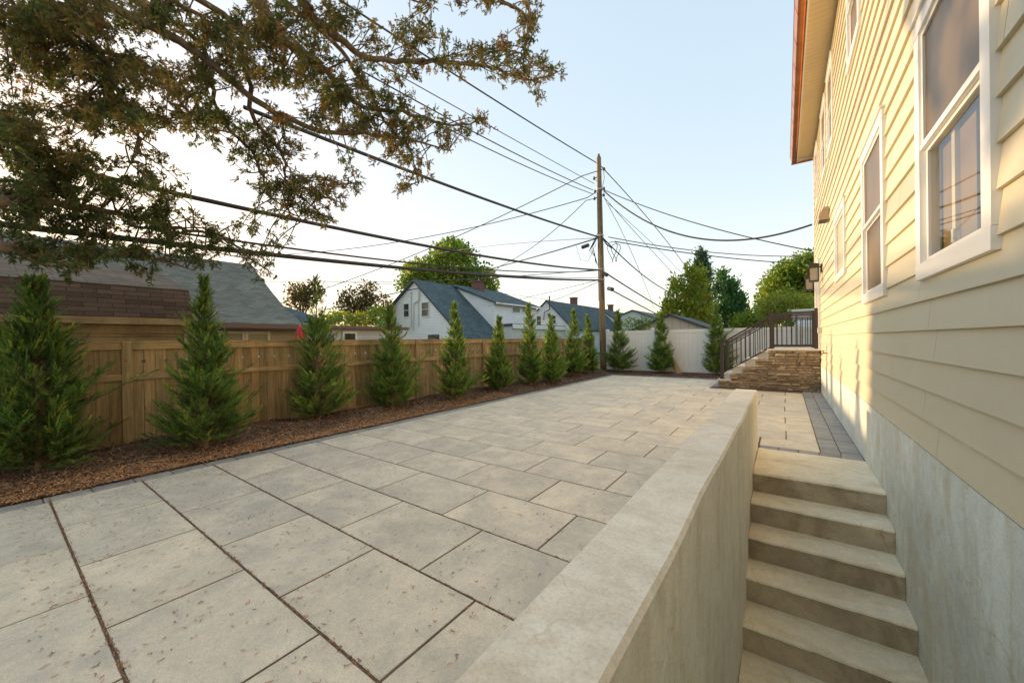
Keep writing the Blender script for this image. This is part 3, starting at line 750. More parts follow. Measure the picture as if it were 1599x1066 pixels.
# leaning planks
for i, (a, d, lab) in enumerate((((-4.30, 16.43, 1.88), (-3.42, 16.05, 0.02), 'long pale timber plank leaning on the vinyl fence'),
                                 ((-3.98, 16.47, 1.0), (-3.36, 16.14, 0.02), 'darker timber plank leaning behind the long one'),
                                 ((-3.78, 16.40, 0.45), (-3.54, 16.12, 0.02), 'short timber offcut leaning at the foot of the planks'))):
    a, d = np.array(a), np.array(d); t_ = nrm(d-a); s_ = nrm(np.cross(t_, (0, 1, 0))) * 0.045; u_ = nrm(np.cross(t_, s_)) * 0.035
    c = MB(); c.hexa([a-s_, a+s_, d+s_, d-s_], u_)
    tag(c.build('plank', MAT['plank']), lab, 'plank', 'planks leaning on the vinyl fence')

# ------------------------------------------------------------------ neighbouring buildings
def roof_slab(p0, p1, p2, p3, th, mats, parent, name='roof'):
    """p0,p1 eave; p2,p3 ridge; uv in metres along eave and slope"""
    p = [np.array(q, float) for q in (p0, p1, p2, p3)]
    e = nrm(p[1]-p[0]); nn = nrm(np.cross(e, p[3]-p[0])); 
    if nn[2] < 0: nn = -nn
    s_ = np.cross(nn, e)
    c = MB(); c.hexa([q for q in p], -nn*th)
    o = p[0].copy()
    return c.build(name, mats, parent, uvs=lambda v: (float(np.dot(np.array(v)-o, e)), float(np.dot(np.array(v)-o, s_))))
def nwin(parent, axis, c0, a0, a1, z0, z1, glass='dglass', frame='trim', fw=0.06, out=-1, mull=True):
    """small window; axis 'x' -> wall plane x=c0 facing +x ; axis 'y' -> wall plane y=c0 facing -y"""
    def bx(c, u0, u1, w0, w1, d0, d1):
        if axis == 'y': c.box(u0, u1, c0-d1, c0-d0, w0, w1)
        else: c.box(c0+d0, c0+d1, u0, u1, w0, w1)
    c = MB()
    bx(c, a0-fw, a0, z0, z1, 0.0, 0.05); bx(c, a1, a1+fw, z0, z1, 0.0, 0.05); bx(c, a0-fw, a1+fw, z0-fw, z0, 0, 0.06); bx(c, a0-fw, a1+fw, z1, z1+fw, 0, 0.06)
    if mull: bx(c, a0, a1, (z0+z1)/2-0.02, (z0+z1)/2+0.02, 0.0, 0.04)
    wn = c.build('window', MAT[frame], parent)
    c = MB(); bx(c, a0, a1, z0, z1, 0.0, 0.02); c.build('pane', MAT[glass], wn)

# brown roofed garage just beyond the fence
ga = empty('garage', (-9.8, 0, 0), 'low timber garage with brown shingled roof just behind the wooden fence', 'garage')
GY1 = 2.12
c = MB(); c.box(-13.2, -8.45, -5, GY1-0.12, 0, 1.80)
for k in range(13): c.box(-8.449, -8.425, -5, GY1-0.12, 0.01+k*0.14, 0.01+k*0.14+0.132)
c.build('wall', MAT['garage_w'], ga)
c = MB(); c.box(-8.40, -8.28, -5, GY1, 1.74, 1.845); c.box(-8.424, -8.40, -5, GY1-0.05, 1.60, 1.739); c.build('fascia', MAT['garage_w'], ga)
roof_slab((-8.28, -5, 1.85), (-8.28, GY1, 1.85), (-8.55, GY1, 2.36), (-8.55, -5, 2.36), 0.04, MAT['brown_sh'], ga)
roof_slab((-8.545, -5, 2.365), (-8.545, GY1, 2.365), (-10.6, GY1, 2.95), (-10.6, -5, 2.95), 0.04, MAT['brown_up'], ga)
roof_slab((-12.7, -5, 2.36), (-12.7, GY1, 2.36), (-10.6, GY1, 2.95), (-10.6, -5, 2.95), 0.04, MAT['brown_up'], ga)
c = MB(); c.prism([(-12.9, 1.8), (-8.46, 1.8), (-8.62, 2.30), (-10.6, 2.86), (-12.6, 2.3)], 'y', GY1-0.3, GY1-0.12); c.build('gable_wall', MAT['garage_w'], ga)

# green-grey roofed house with the flared eave
gh = empty('neighbour_house', (-16, 2, 0), 'long neighbouring house with grey green shingle roof and flared eave', 'house')
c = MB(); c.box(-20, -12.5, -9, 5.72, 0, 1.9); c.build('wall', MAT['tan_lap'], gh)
GE = 5.88
pr = [(-11.95, 1.98), (-12.6, 2.16), (-13.4, 2.55), (-14.4, 3.2), (-16.0, 4.32)]
for i in range(4):
    a, d = pr[i], pr[i+1]
    roof_slab((a[0], -9, a[1]), (a[0], GE-0.02*i, a[1]), (d[0], GE-0.02*(i+1), d[1]), (d[0], -9, d[1]), 0.06, MAT['green_sh'], gh)
roof_slab((-20.2, -9, 1.98), (-20.2, GE-.1, 1.98), (-16.0, GE-.1, 4.32), (-16.0, -9, 4.32), 0.06, MAT['green_sh'], gh)
c = MB(); c.prism([(-19.9, 1.9), (-12.3, 1.9), (-13.4, 2.45), (-16.0, 4.2)], 'y', 5.6, 5.72); c.build('gable_wall', MAT['tan_lap'], gh)
c = MB(); c.box(-12.0, -11.9, -9, GE, 1.84, 1.975); c.box(-12.49, -12.001, -9, GE-0.05, 1.80, 1.84); c.build('fascia', MAT['fascia'], gh)
for a0 in (3.05, 3.75, 4.40): nwin(gh, 'x', -12.49, a0, a0+0.5, 1.1, 1.70, 'blind', 'trim', 0.07, mull=False)
# low link building
lb = empty('low_house', (-15, 7.5, 0), 'low flat roofed grey sided house wing behind the tall tipped conifer', 'house')
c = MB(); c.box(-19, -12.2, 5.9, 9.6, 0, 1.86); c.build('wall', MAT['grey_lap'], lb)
c = MB(); c.box(-19.2, -12.0, 5.9, 9.75, 1.87, 1.975); c.build('roof', MAT['fascia'], lb)
nwin(lb, 'x', -12.199, 7.15, 7.55, 1.2, 1.72, 'dglass', 'trim', 0.07, mull=False)
sh = empty('distant_house', (-22, 9, 0), 'small dark teal roof behind the green roofed house', 'house')
c = MB(); c.box(-26, -20.6, 7, 11, 0, 2.6); c.build('wall', MAT['grey_lap'], sh)
roof_slab((-20.3, 6.8, 2.55), (-20.3, 11.2, 2.55), (-23.2, 9.5, 3.7), (-23.2, 6.8, 3.7), 0.08, MAT['teal_sh'], sh)

def gable_house(name, label, xl, xr, y0, y1, ze, zr, wall, roof, eave=0.25):
    h = empty(name, ((xl+xr)/2, (y0+y1)/2, 0), label, 'house')
    xm = (xl+xr)/2
    c = MB(); c.prism([(xl, 0), (xr, 0), (xr, ze), (xm, zr-0.08), (xl, ze)], 'y', y0, y1); c.build('wall', MAT[wall], h)
    sl_ = (zr-ze)/(xm-xl); e = eave
    roof_slab((xr+e, y0-0.15, ze-e*sl_+0.03), (xr+e, y1+0.15, ze-e*sl_+0.03), (xm, y1+0.15, zr+0.03), (xm, y0-0.15, zr+0.03), 0.09, MAT[roof], h)
    roof_slab((xl-e, y0-0.15, ze-e*sl_+0.03), (xl-e, y1+0.15, ze-e*sl_+0.03), (xm, y1+0.15, zr+0.03), (xm, y0-0.15, zr+0.03), 0.09, MAT[roof], h)
    return h
# white cape house with rear dormer block.  gable plane y = 20
Y1 = 20.0
pk = aty(648, 437, Y1); el_ = aty(592, 500, Y1); er = aty(724, 524, Y1)
xl, xr, zr = float(el_[0]), float(er[0]), float(pk[2]); xm = float(pk[0])
h1 = empty('white_house', (xm, 24, 0), 'white gabled house with steep slate roof and shed dormer behind the fence', 'house')
zel, zer = float(el_[2]), float(er[2])
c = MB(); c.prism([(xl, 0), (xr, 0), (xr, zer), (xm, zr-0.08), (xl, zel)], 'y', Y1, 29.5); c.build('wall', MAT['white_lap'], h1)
roof_slab((xr+0.25, Y1-0.2, zer-0.22), (xr+0.25, 29.7, zer-0.22), (xm, 29.7, zr+0.04), (xm, Y1-0.2, zr+0.04), 0.12, MAT['teal_sh'], h1)
roof_slab((xl-0.3, Y1-0.2, zel-0.25), (xl-0.3, 29.7, zel-0.25), (xm, 29.7, zr+0.04), (xm, Y1-0.2, zr+0.04), 0.12, MAT['teal_sh'], h1)
for s_, (xe, ze) in ((1, (xr+0.25, zer-0.22)), (-1, (xl-0.3, zel-0.25))):
    c = MB(); c.prism([(xe, ze-0.16), (xm, zr-0.12), (xm, zr+0.05), (xe, ze+0.01)], 'y', Y1-0.24, Y1-0.205); c.build('rake_board', MAT['darktrim'], h1)
# dormer block: wall x = xd, from y 23.2 to 29.9
xd = xr - 0.6
ydA = float(atx(772, 470, xd)[1]); zd = float(atx(772, 470, xd)[2]); ydB = float(atx(838, 478, xd)[1]); 
c = MB(); c.prism([(xm+0.3, 2.2), (xd, 2.2), (xd, zd-0.1), (xm+0.3, zr-0.25)], 'y', ydA, ydB); dm = c.build('dormer', MAT['white_lap'], h1)
roof_slab((xd+0.35, ydA-0.25, zd-0.10), (xd+0.35, ydB+0.3, zd-0.10), (xm, ydB+0.3, zr+0.12), (xm, ydA-0.25, zr+0.12), 0.14, MAT['teal_sh'], dm, 'dormer_roof')
c = MB(); c.box(xd+0.352, xd+0.40, ydA-0.25, ydB+0.3, zd-0.25, zd-0.12); c.build('gutter', MAT['trim'], dm)
for px0, px1 in ((800, 811), (815, 825)):
    q0, q1 = atx(px0, 480, xd), atx(px1, 488, xd); nwin(dm, 'x', xd+0.001, float(q0[1]), float(q1[1]), float(q1[2]), float(q0[2]), 'dglass', 'trim', 0.07, mull=False)
def gw(h, Y, xa, xb, ya, yb, glass='dglass', fr='trim', fw=0.07):
    p, q = aty(xa, ya, Y), aty(xb, yb, Y); nwin(h, 'y', Y-0.001, float(p[0]), float(q[0]), float(q[2]), float(p[2]), glass, fr, fw)
gw(h1, Y1, 631, 639, 475, 494, 'dglass'); gw(h1, Y1, 659, 670, 473, 493, 'pane')
gw(h1, Y1, 670, 685, 524, 530, 'dglass', 'darktrim')
c = MB()
for px in (642, 653.5): 
    p, q = aty(px, 455, Y1-0.05), aty(px, 510, Y1-0.05); c.tube([p, q], 0.05, 6)
c.tube([aty(654, 450, Y1-0.12), aty(655.5, 463, Y1-0.12), aty(652.5, 470, Y1-0.08), aty(646, 474, Y1-0.08), aty(645, 515, Y1-0.08)], 0.045, 6)
c.build('conduit', MAT['plastic'], h1)
def chimney(parent, px0, px1, py0, py1, Y, dY=0.7):
    p, q = aty(px0, py0, Y), aty(px1, py1, Y)
    c = MB(); c.box(float(p[0]), float(q[0]), Y, Y+dY, float(q[2])-1.6, float(p[2])); c.box(float(p[0])-0.07, float(q[0])+0.07, Y-0.07, Y+dY+0.07, float(p[2])+0.001, float(p[2])+0.12); c.build('chimney', MAT['brick'], parent)
chimney(h1, 737, 749, 441, 455, 26.5)
# flat porch roofs between the houses
pr_ = empty('porch', (-16.5, 27, 0), 'flat dark porch roof with white fascia beside the white gabled house', 'porch')
p, q = aty(780, 509, 24), aty(868, 513, 31)
c = MB(); c.box(xr-0.3, xr+1.3, 24.2, 33, 2.55, 2.75); c.build('roof', MAT['darktrim'], pr_)
c = MB(); c.box(xr+1.302, xr+1.36, 24.2, 33, 2.35, 2.7); c.build('fascia', MAT['trim'], pr_)
c = MB(); c.box(xr-0.2, xr+1.2, 24.3, 32.9, 0, 2.549); c.build('wall', MAT['grey_lap'], pr_)

def gable_px(name, label, Y, L, peak, left, right, wall, roof):
    pk, l, r = aty(*peak, Y), aty(*left, Y), aty(*right, Y)
    xm, zr, xl, zl, xr, z_ = float(pk[0]), float(pk[2]), float(l[0]), float(l[2]), float(r[0]), float(r[2])
    h = empty(name, (xm, Y+L/2, 0), label, 'house')
    c = MB(); c.prism([(xl, 0), (xr, 0), (xr, z_), (xm, zr-0.06), (xl, zl)], 'y', Y, Y+L); c.build('wall', MAT[wall], h)
    for xe, ze in ((xl, zl), (xr, z_)):
        d = 0.3 if xe > xm else -0.3; sl_ = (ze-zr)/(xe-xm)
        roof_slab((xe+d, Y-0.2, ze+d*sl_+0.03), (xe+d, Y+L+0.2, ze+d*sl_+0.03), (xm, Y+L+0.2, zr+0.04), (xm, Y-0.2, zr+0.04), 0.1, MAT[roof], h)
    return h
h2 = gable_px('white_house', 'smaller white gabled house with blue roof left of the utility pole', 33, 17, (854, 469), (828, 497), (893, 510), 'white_lap', 'teal_sh')
gw(h2, 33, 838, 845, 494, 507, 'pane'); gw(h2, 33, 860, 868, 493, 505, 'dglass')
chimney(h2, 890, 898, 466, 479, 42); 
pm = aty(858, 462, 32.7); pm2 = aty(858, 484, 32.7); c = MB(); c.tube([pm, pm2], 0.07, 6); c.tube([pm2, aty(850, 487, 32.8), aty(849, 500, 32.8)], 0.05, 6); c.build('service_mast', MAT['darktrim'], h2)
h3 = gable_px('dark_roofed_house', 'house with dark slate roof and brick chimney right of the utility pole', 46, 10, (940, 484), (925, 500), (979, 509), 'white_lap', 'teal_sh')
chimney(h3, 949, 955, 477, 488, 50)
h4 = gable_px('pale_green_house', 'pale green gabled house with low roof beyond the vinyl fence', 40, 10, (988, 484), (966, 493), (1034, 500), 'pale_lap', 'darktrim')
h5 = gable_px('garage', 'tan board sided garage gable rising above the vinyl fence', 22, 6, (1046, 491), (990, 514), (1110, 513), 'tan_vert', 'darktrim')
nb = empty('white_house', (1.5, 40, 0), 'pale house wall glimpsed through the stoop railing at the far back', 'house')
p, q = aty(1236, 484, 30), aty(1270, 513, 30)
c = MB(); c.box(float(p[0]), float(q[0])+2, 30, 34, 0, float(p[2])-0.1); c.build('wall', MAT['white_lap'], nb)
c = MB(); c.box(float(p[0])-0.2, float(q[0])+2.2, 29.8, 34.2, float(p[2])-0.099, float(p[2])+0.02); c.build('roof', MAT['trim'], nb)

# folded red parasol
um = empty('parasol', tuple(aty(469, 530, 4.7)[:2]) + (0.0,), 'folded red parasol standing behind the wooden fence', 'parasol')
ux, uy = um.location.x, um.location.y; zt = 1.86
c = MB(); c.tube([(ux, uy, 0), (ux, uy, zt+0.02)], 0.02, 8); c.build('pole', MAT['plastic'], um)
c = MB(); n_ = 16; vs = []; prof = [(zt, 0.025), (zt-0.05, 0.06), (zt-0.12, 0.085), (zt-0.3, 0.105), (zt-0.6, 0.13), (zt-0.85, 0.15)]
for z_, r_ in prof:
    for j in range(n_):
        q_ = 2*math.pi*j/n_; rr = r_*(1.0 if j % 2 else 0.72); vs.append((ux+rr*math.cos(q_), uy+rr*math.sin(q_), z_))
fs = [(i*n_+j, i*n_+(j+1) % n_, (i+1)*n_+(j+1) % n_, (i+1)*n_+j) for i in range(len(prof)-1) for j in range(n_)] + [tuple(range(n_))]
c.add(vs, fs); c.build('canopy', MAT['red'], um)

# ------------------------------------------------------------------ utility pole
PX, PY, PH = -6.75, 16.5, 9.72
pole = empty('utility_pole', (PX, PY, 0), 'tall weathered wooden utility pole in the corner where the fences meet', 'utility pole')
def pole_x(z): return PX - 0.10*z/10*1.0 - 0.0
b = MB(); zs = np.linspace(-0.1, PH, 24)
b.tube([(pole_x(z), PY, z) for z in zs], [0.155 - 0.055*z/PH for z in zs], 14); b.build('shaft', MAT['pole'], pole, smooth=True)
def pp(z, dx=0, dy=0): return np.array([pole_x(z)+dx, PY+dy, z])
def Zp(py_): return float(aty(937, py_, PY)[2])
for zc in (Zp(368), Zp(421), Zp(437), Zp(296)): b = MB(); b.tube([pp(zc-0.04), pp(zc+0.04)], 0.145, 12); b.build('band', MAT['metal'], pole)
def insul(z, dx, dy, s_=1.0):
    c = MB(); c.tube([pp(z, dx, dy), pp(z+0.05*s_, dx, dy), pp(z+0.05*s_, dx, dy), pp(z+0.10*s_, dx, dy), pp(z+0.10*s_, dx, dy), pp(z+0.17*s_, dx, dy)], [0.06*s_, 0.07*s_, 0.035*s_, 0.06*s_, 0.03*s_, 0.04*s_], 10)
    return c.build('insulator', MAT['porc'], pole)
insul(PH, 0, 0, 1.0)
for (z, dx) in ((Zp(276), -0.25), (Zp(297), -0.22), (Zp(308), -0.25), (Zp(296), 0.22), (Zp(306), 0.2), (Zp(266), 0.25)): 
    c = MB(); c.tube([pp(z), pp(z+0.02, dx)], 0.025, 6); c.build('bracket', MAT['metal'], pole); insul(z-0.06, dx, 0, 0.8)
c = MB()
for (dx, z, l) in ((-0.9, Zp(382), 0.34), (0.35, Zp(452), 0.30), (0.12, Zp(428), 0.2)):
    p0, p1 = pp(z, dx, -0.05), pp(z-0.10 if dx > 0 else z+0.05, dx+l, -0.08 - (0.3 if dx > 0.3 else 0)); c.tube([p0, p1], 0.09, 8)
c.build('splice_case', MAT['darktrim'], pole)
c = MB()
for (cx, cz, r_) in ((0.62, Zp(398), 0.30), (0.78, Zp(400), 0.26)):
    c.tube([pp(cz + r_*1.5*math.cos(a), cx + r_*0.55*math.sin(a) + 0.1*math.sin(2*a), -0.2) for a in np.linspace(-math.pi, math.pi, 26)], 0.015, 5)
c.tube([pp(Zp(372), 0.1, -0.1), pp(Zp(385), 0.35, -0.15), pp(Zp(392), 0.6, -0.2)], 0.03, 6)
for k in range(5):
    z0 = Zp(372)+0.05*k; c.tube([pp(z0, -0.1, -0.12), pp(z0-0.35-0.1*k, -0.32-0.05*k, -0.15), pp(z0-0.8-0.06*k, -0.22, -0.15), pp(z0-1.25, -0.12-0.03*k, -0.13)], 0.010, 5)
c.tube([pp(Zp(378), -1.2, -0.05), pp(Zp(402), -1.0, -0.05), pp(Zp(405), -0.6, -0.05), pp(Zp(380), -0.2, -0.05)], 0.009, 5)
c.tube([pp(Zp(276)+0.02, -0.26), pp(Zp(282), -0.12), pp(Zp(280), -0.05)], 0.012, 5)
c.tube([pp(Zp(262), 0.2), pp(Zp(280), 0.24), pp(Zp(296), 0.12)], 0.012, 5)
for s_ in (-1, 1): c.tube([pp(Zp(470), 0.11*s_, -0.1), pp(Zp(430), 0.10*s_, -0.1), pp(Zp(300), 0.08*s_, -0.1)], 0.012, 5)
c.build('cable_loop', MAT['wire'], pole)

def wire(label, pts, a, bnd, r=0.012, mat='wire', cat='cable', name='overhead_wire', first=None, last=None):
    """a wire hanging in the vertical plane through ground points a and bnd; pts are sightings along it"""
    a, bnd = np.array([*a, 0.0]), np.array([*bnd, 0.0]); nn = np.cross(bnd-a, (0, 0, 1.0)); nn /= np.linalg.norm(nn)
    P = [at_plane(x, y, a, nn) for x, y in pts]
    # smooth: fit z as a quadratic/cubic along the run
    t = np.array([np.dot(q-a, nrm(bnd-a)) for q in P]); z = np.array([q[2] for q in P])
    cf = np.polyfit(t, z, min(2, len(t)-1)); tt = np.linspace(t[0], t[-1], 40)
    d = nrm(bnd-a); pts3 = [a + d*u + np.array([0, 0, np.polyval(cf, u)]) for u in tt]
    pts3 = ([np.array(first)] if first is not None else []) + pts3 + ([np.array(last)] if last is not None else [])
    r = r*(1.3 if mat == 'wire' else 1.5); c = MB(); c.tube(pts3, r, 6); o = c.build(name, MAT[mat], smooth=True)
    tag(o, label, cat, 'overhead wires'); return o
PP = (pole_x(8), PY); BK = (-6.95, -14.0)
wire('topmost single wire running from upper left down to the pole tip', [(470, -38), (561, 17.5), (616, 57), (714.6, 119.6), (931, 254)], BK, PP, 0.016)
wire('upper thin grey wire below the topmost wire, left of pole', [(560, 82), (716, 170), (830, 233), (928, 287)], BK, PP, 0.008, 'wireg')
wire('upper of two close parallel wires arriving left of pole', [(560, 108), (753, 213.6), (850, 262), (926, 297)], BK, PP, 0.012)
wire('lower of two close parallel wires arriving left of pole', [(560, 130), (734, 218), (850, 273), (926, 303)], BK, PP, 0.010, 'wireg')
wire('thick bundled cable sweeping from the conifer to mid pole', [(380, 165), (531, 228), (663.6, 277.4), (769, 316), (839, 338), (934, 370)], BK, PP, 0.026)
wire('thick sagging cable crossing in front of the leafy tree', [(100, 262), (287, 306), (430, 335), (535, 360), (800, 406.4), (936, 421.5)], BK, PP, 0.026)
wire('thickest lowest cable crossing the roof of the white house', [(-60, 352), (0, 357), (202, 364), (400, 387), (636, 420.5), (800, 434.6), (937, 436.8)], BK, PP, 0.030)
wire('thin dark cable just above the thickest lowest cable', [(202, 352), (400, 381), (498, 393), (642, 411), (800, 423), (936, 422)], BK, PP, 0.014)
wire('thin cable clinging under the thickest lowest cable', [(202, 372), (400, 394), (560, 408), (800, 431), (936, 433)], BK, PP, 0.009, 'wireg')
LF = (-40, 3)
wire('straight wire from upper bracket falling steeply to the left roofs', [(400, 483), (512, 451.5), (594, 419), (732, 360), (750, 351), (909, 276)], (-30, 6), PP, 0.014, last=pp(Zp(266), -0.1))
wire('slack wire swinging left from the second bracket level', [(380, 399), (400, 399), (493, 394), (625, 377), (718, 360), (844, 329), (917, 309)], LF, PP, 0.014, last=pp(Zp(299), -0.2))
wire('taut wire dropping left behind the white gabled house', [(757, 424), (806, 404), (860, 362), (915, 314)], (-26, 20), PP, 0.012, last=pp(Zp(308), -0.22))
wire('service cable ending at the white gable peak from the left', [(507, 484), (560, 470), (625, 457), (655, 449)], (-40, 14), (float(aty(655, 449, 19.9)[0]), 19.9), 0.030)
wire('spliced cable left of the pole running to the slate roof', [(757, 422), (825, 404), (885, 386), (933, 372)], (-28, 24), PP, 0.024)
wire('faint wire high over the white house slanting to the left', [(620, 412), (750, 384), (850, 382), (932, 368)], (-40, 30), PP, 0.010, 'wireg')
wire('faint level wire passing over the bare tree', [(410, 440), (625, 447), (760, 452), (860, 470)], (-60, 10), (-30, 50), 0.020, 'wireg')
wire('faint level wire passing just under the other faint level wire', [(410, 431), (560, 438), (700, 440), (930, 420)], (-60, 16), PP, 0.012, 'wireg')
wire('thin wire from pole to the chimney of the small white house', [(762, 478), (850, 458), (935, 437)], (-34, 30), PP, 0.010, 'wireg')
wire('thin wire rising from the small white house mast to the pole', [(860, 470), (895, 457), (934, 440)], (-26, 33), PP, 0.010, 'wireg')
RT = (HX, 14.2)
wire('upper slack wire from pole to the house corner', [(945, 298), (1031, 329), (1125, 361), (1174, 372), (1268, 391)], PP, (HX, 14.6), 0.014, first=pp(Zp(296), 0.2))
wire('thick drooping service cable attached high on the house corner', [(943, 300), (975, 321), (1013, 347.6), (1069, 370), (1125, 376.5), (1181, 370), (1268, 351)], PP, RT, 0.022, first=pp(Zp(300), 0.2))
wire('thin upper wire of the lower pair right of pole', [(950, 370), (1050, 387), (1150, 397), (1256, 400)], PP, (14, 40), 0.014, 'wireg')
wire('thin lower wire of the lower pair right of pole', [(960, 377), (1069, 394), (1226, 410.6), (1290, 413)], PP, (14, 40), 0.018)
FR = (-6.2, 60)
wire('steep wire from pole tip to behind the tall spruce', [(934, 254), (980, 306), (1030, 362), (1074, 421)], PP, FR, 0.016, first=pp(PH+0.1))
wire('cable with coiled loop running down right of the pole', [(941, 370), (960, 392), (983, 411), (1050, 458)], PP, (-5.6, 50), 0.022)
wire('dark cable running from low on pole toward the tan garage', [(943, 424.5), (975, 445), (1037, 482.6)], PP, (-5.8, 50), 0.026)
wire('lowest right hand cable below the hanging splice case', [(950, 450), (985, 469), (1027, 491)], PP, (-5.8, 50), 0.024)
wire('very thin wire dropping steeply right of the pole', [(943, 308), (975, 370), (1022, 484)], PP, (-8.0, 50), 0.009, 'wireg')
wire('thin grey wire right of pole slanting to the yellow green conifer', [(945, 310), (1000, 372), (1069, 445)], PP, (-6, 60), 0.010, 'wireg')
wire('second thin grey wire slanting to the yellow green conifer', [(950, 318), (1010, 372), (1075, 438)], PP, (-5.6, 60), 0.008, 'wireg')

# ------------------------------------------------------------------ vegetation builders
GREENS = 1.8*np.array([(0.058, 0.110, 0.028), (0.082, 0.145, 0.034), (0.12, 0.18, 0.042), (0.042, 0.08, 0.025), (0.16, 0.205, 0.05)])
def young_conifer(base, h, R, seed, n_br, label, spiky=1.0, leader=0.12, lean=(0, 0), q=16, J=7, ls=1.0, pal=GREENS, fl=0.0, stemr=0.03, shape=0.85, sparse_top=False):
    r = np.random.default_rng(seed); base = np.array(base, float)
    t = empty('conifer_shrub', tuple(base), label, 'shrub', 'young conifers planted along the fences')
    lean = np.array([lean[0], lean[1], 0.0]); a0 = r.random()*6.28; am = r.uniform(0.05, 0.28); g0 = r.random()*6.28; gu = r.uniform(0.15, 0.6)
    st_ = lambda u: base + np.array([0, 0, 1.0])*h*u + lean*u*u*h
    c = MB(); c.tube([st_(u) for u in np.linspace(0, 0.97, 9)], [stemr*(1-u)+0.003 for u in np.linspace(0, 1, 9)], 6)
    tw = MB()
    Ps, Ds, Ls, Ws, Ts = [], [], [], [], []
    for i in range(n_br):
        u = 0.02 + 0.95*(r.random()**1.25)
        if sparse_top and u > 0.66 and r.random() < 0.66: continue
        a = r.random()*2*math.pi
        prof = (min(1.0, 0.72+u*1.6) if u < 0.18 else 1.0) * (0.60*(1-u)**(shape+0.5) + 0.40*(1-u)) + 0.035
        L = R*prof*r.uniform(0.55, 1.12)*(1+am*math.cos(a-a0))*(1+0.16*math.sin(u*17+g0+2*a))
        if abs(u-gu) < 0.07 and math.cos(a-g0) > 0.55: L *= 0.5
        if r.random() < 0.10*spiky: L *= r.uniform(1.2, 1.55)
        el0 = math.radians(r.uniform(8, 38) + 30*u); el1 = el0 + math.radians(r.uniform(5, 30))
        if u > 0.8: el0 += 0.3
        hd = np.array([math.cos(a), math.sin(a), 0.0]); p = st_(u).copy(); pts = [p.copy()]
        K = 5
        for k in range(K):
            e = el0 + (el1-el0)*k/K; p = p + (hd*math.cos(e) + np.array([0, 0, 1.0])*math.sin(e)) * L/K; 
            p[2] = max(p[2], base[2]+0.03); pts.append(p.copy())
        pts = np.array(pts)
        if i % 3 == 0 and L > 0.12: tw.tube(pts[:4], [0.008*(1-u)+0.003, 0.006, 0.005, 0.003], 4, caps=False)
        side = nrm(np.cross(hd, (0, 0, 1.0)))
        Jn = max(3, int(J * (0.35 + L/R)))
        for j in range(Jn):
            s_ = 0.22 + 0.78*(j+r.random())/Jn; f = s_*K; k0 = min(int(f), K-1); pc = pts[k0] + (pts[k0+1]-pts[k0])*(f-k0)
            bd = nrm(pts[k0+1]-pts[k0])
            ax = nrm(bd*r.uniform(0.7, 1.1) + side*r.uniform(-0.85, 0.85)*(1.15-s_*0.5) + np.array([0, 0, r.uniform(-0.1, 0.45)]))
            sl_ = r.uniform(0.10, 0.19)*ls*(0.75+0.5*(1-u))
            nn = nrm(np.cross(ax, np.array([0, 0, 1.0]) + r.normal(size=3)*0.45)); tt = (np.arange(q)+0.5)/q
            sg = np.where(np.arange(q) % 2 == 0, 1.0, -1.0)
            Ps.append(pc + ax*(tt*sl_)[:, None]); Ds.append(ax + nn*(sg*0.62*(1.1-tt*0.8))[:, None] + r.normal(size=(q, 3))*0.10)
            Ls.append(sl_*0.42*(1.15-tt*0.6)); Ws.append(np.full(q, 0.0095*ls)*r.uniform(0.8, 1.2, q))
            g_ = pal[r.integers(len(pal))]*r.uniform(0.75, 1.2)
            tip = (1.0 + 0.55*max(0, s_-0.6)); c_ = g_*tip
            if s_ < 0.45 and r.random() < 0.30 + fl: c_ = np.array([0.12, 0.075, 0.03])
            if s_ > 0.8 and r.random() < 0.25: c_ = c_*np.array([1.5, 1.25, 0.9])
            Ts.append(np.tile(c_, (q, 1))*r.uniform(0.85, 1.15, (q, 1)))
    c.build('stem', MAT['stemb'], t)
    if len(tw.v) > 400 and n_br > 260: tw.build('branches', MAT['stemb'], t)
    V = leaf_quads(np.concatenate(Ps), np.concatenate(Ds), np.concatenate(Ls), np.concatenate(Ws), r)
    quads_mesh('foliage', V, np.concatenate(Ts), MAT['leaf'], t)
    return t
def from_px(bx, by, tx, ty):
    r_ = ray(bx, by); p = CAM + r_*(-CAM[2]/r_[2]); d = np.dot(p-CAM, -ROT[:, 2]); top = atd(tx, ty, d); return p, top, d
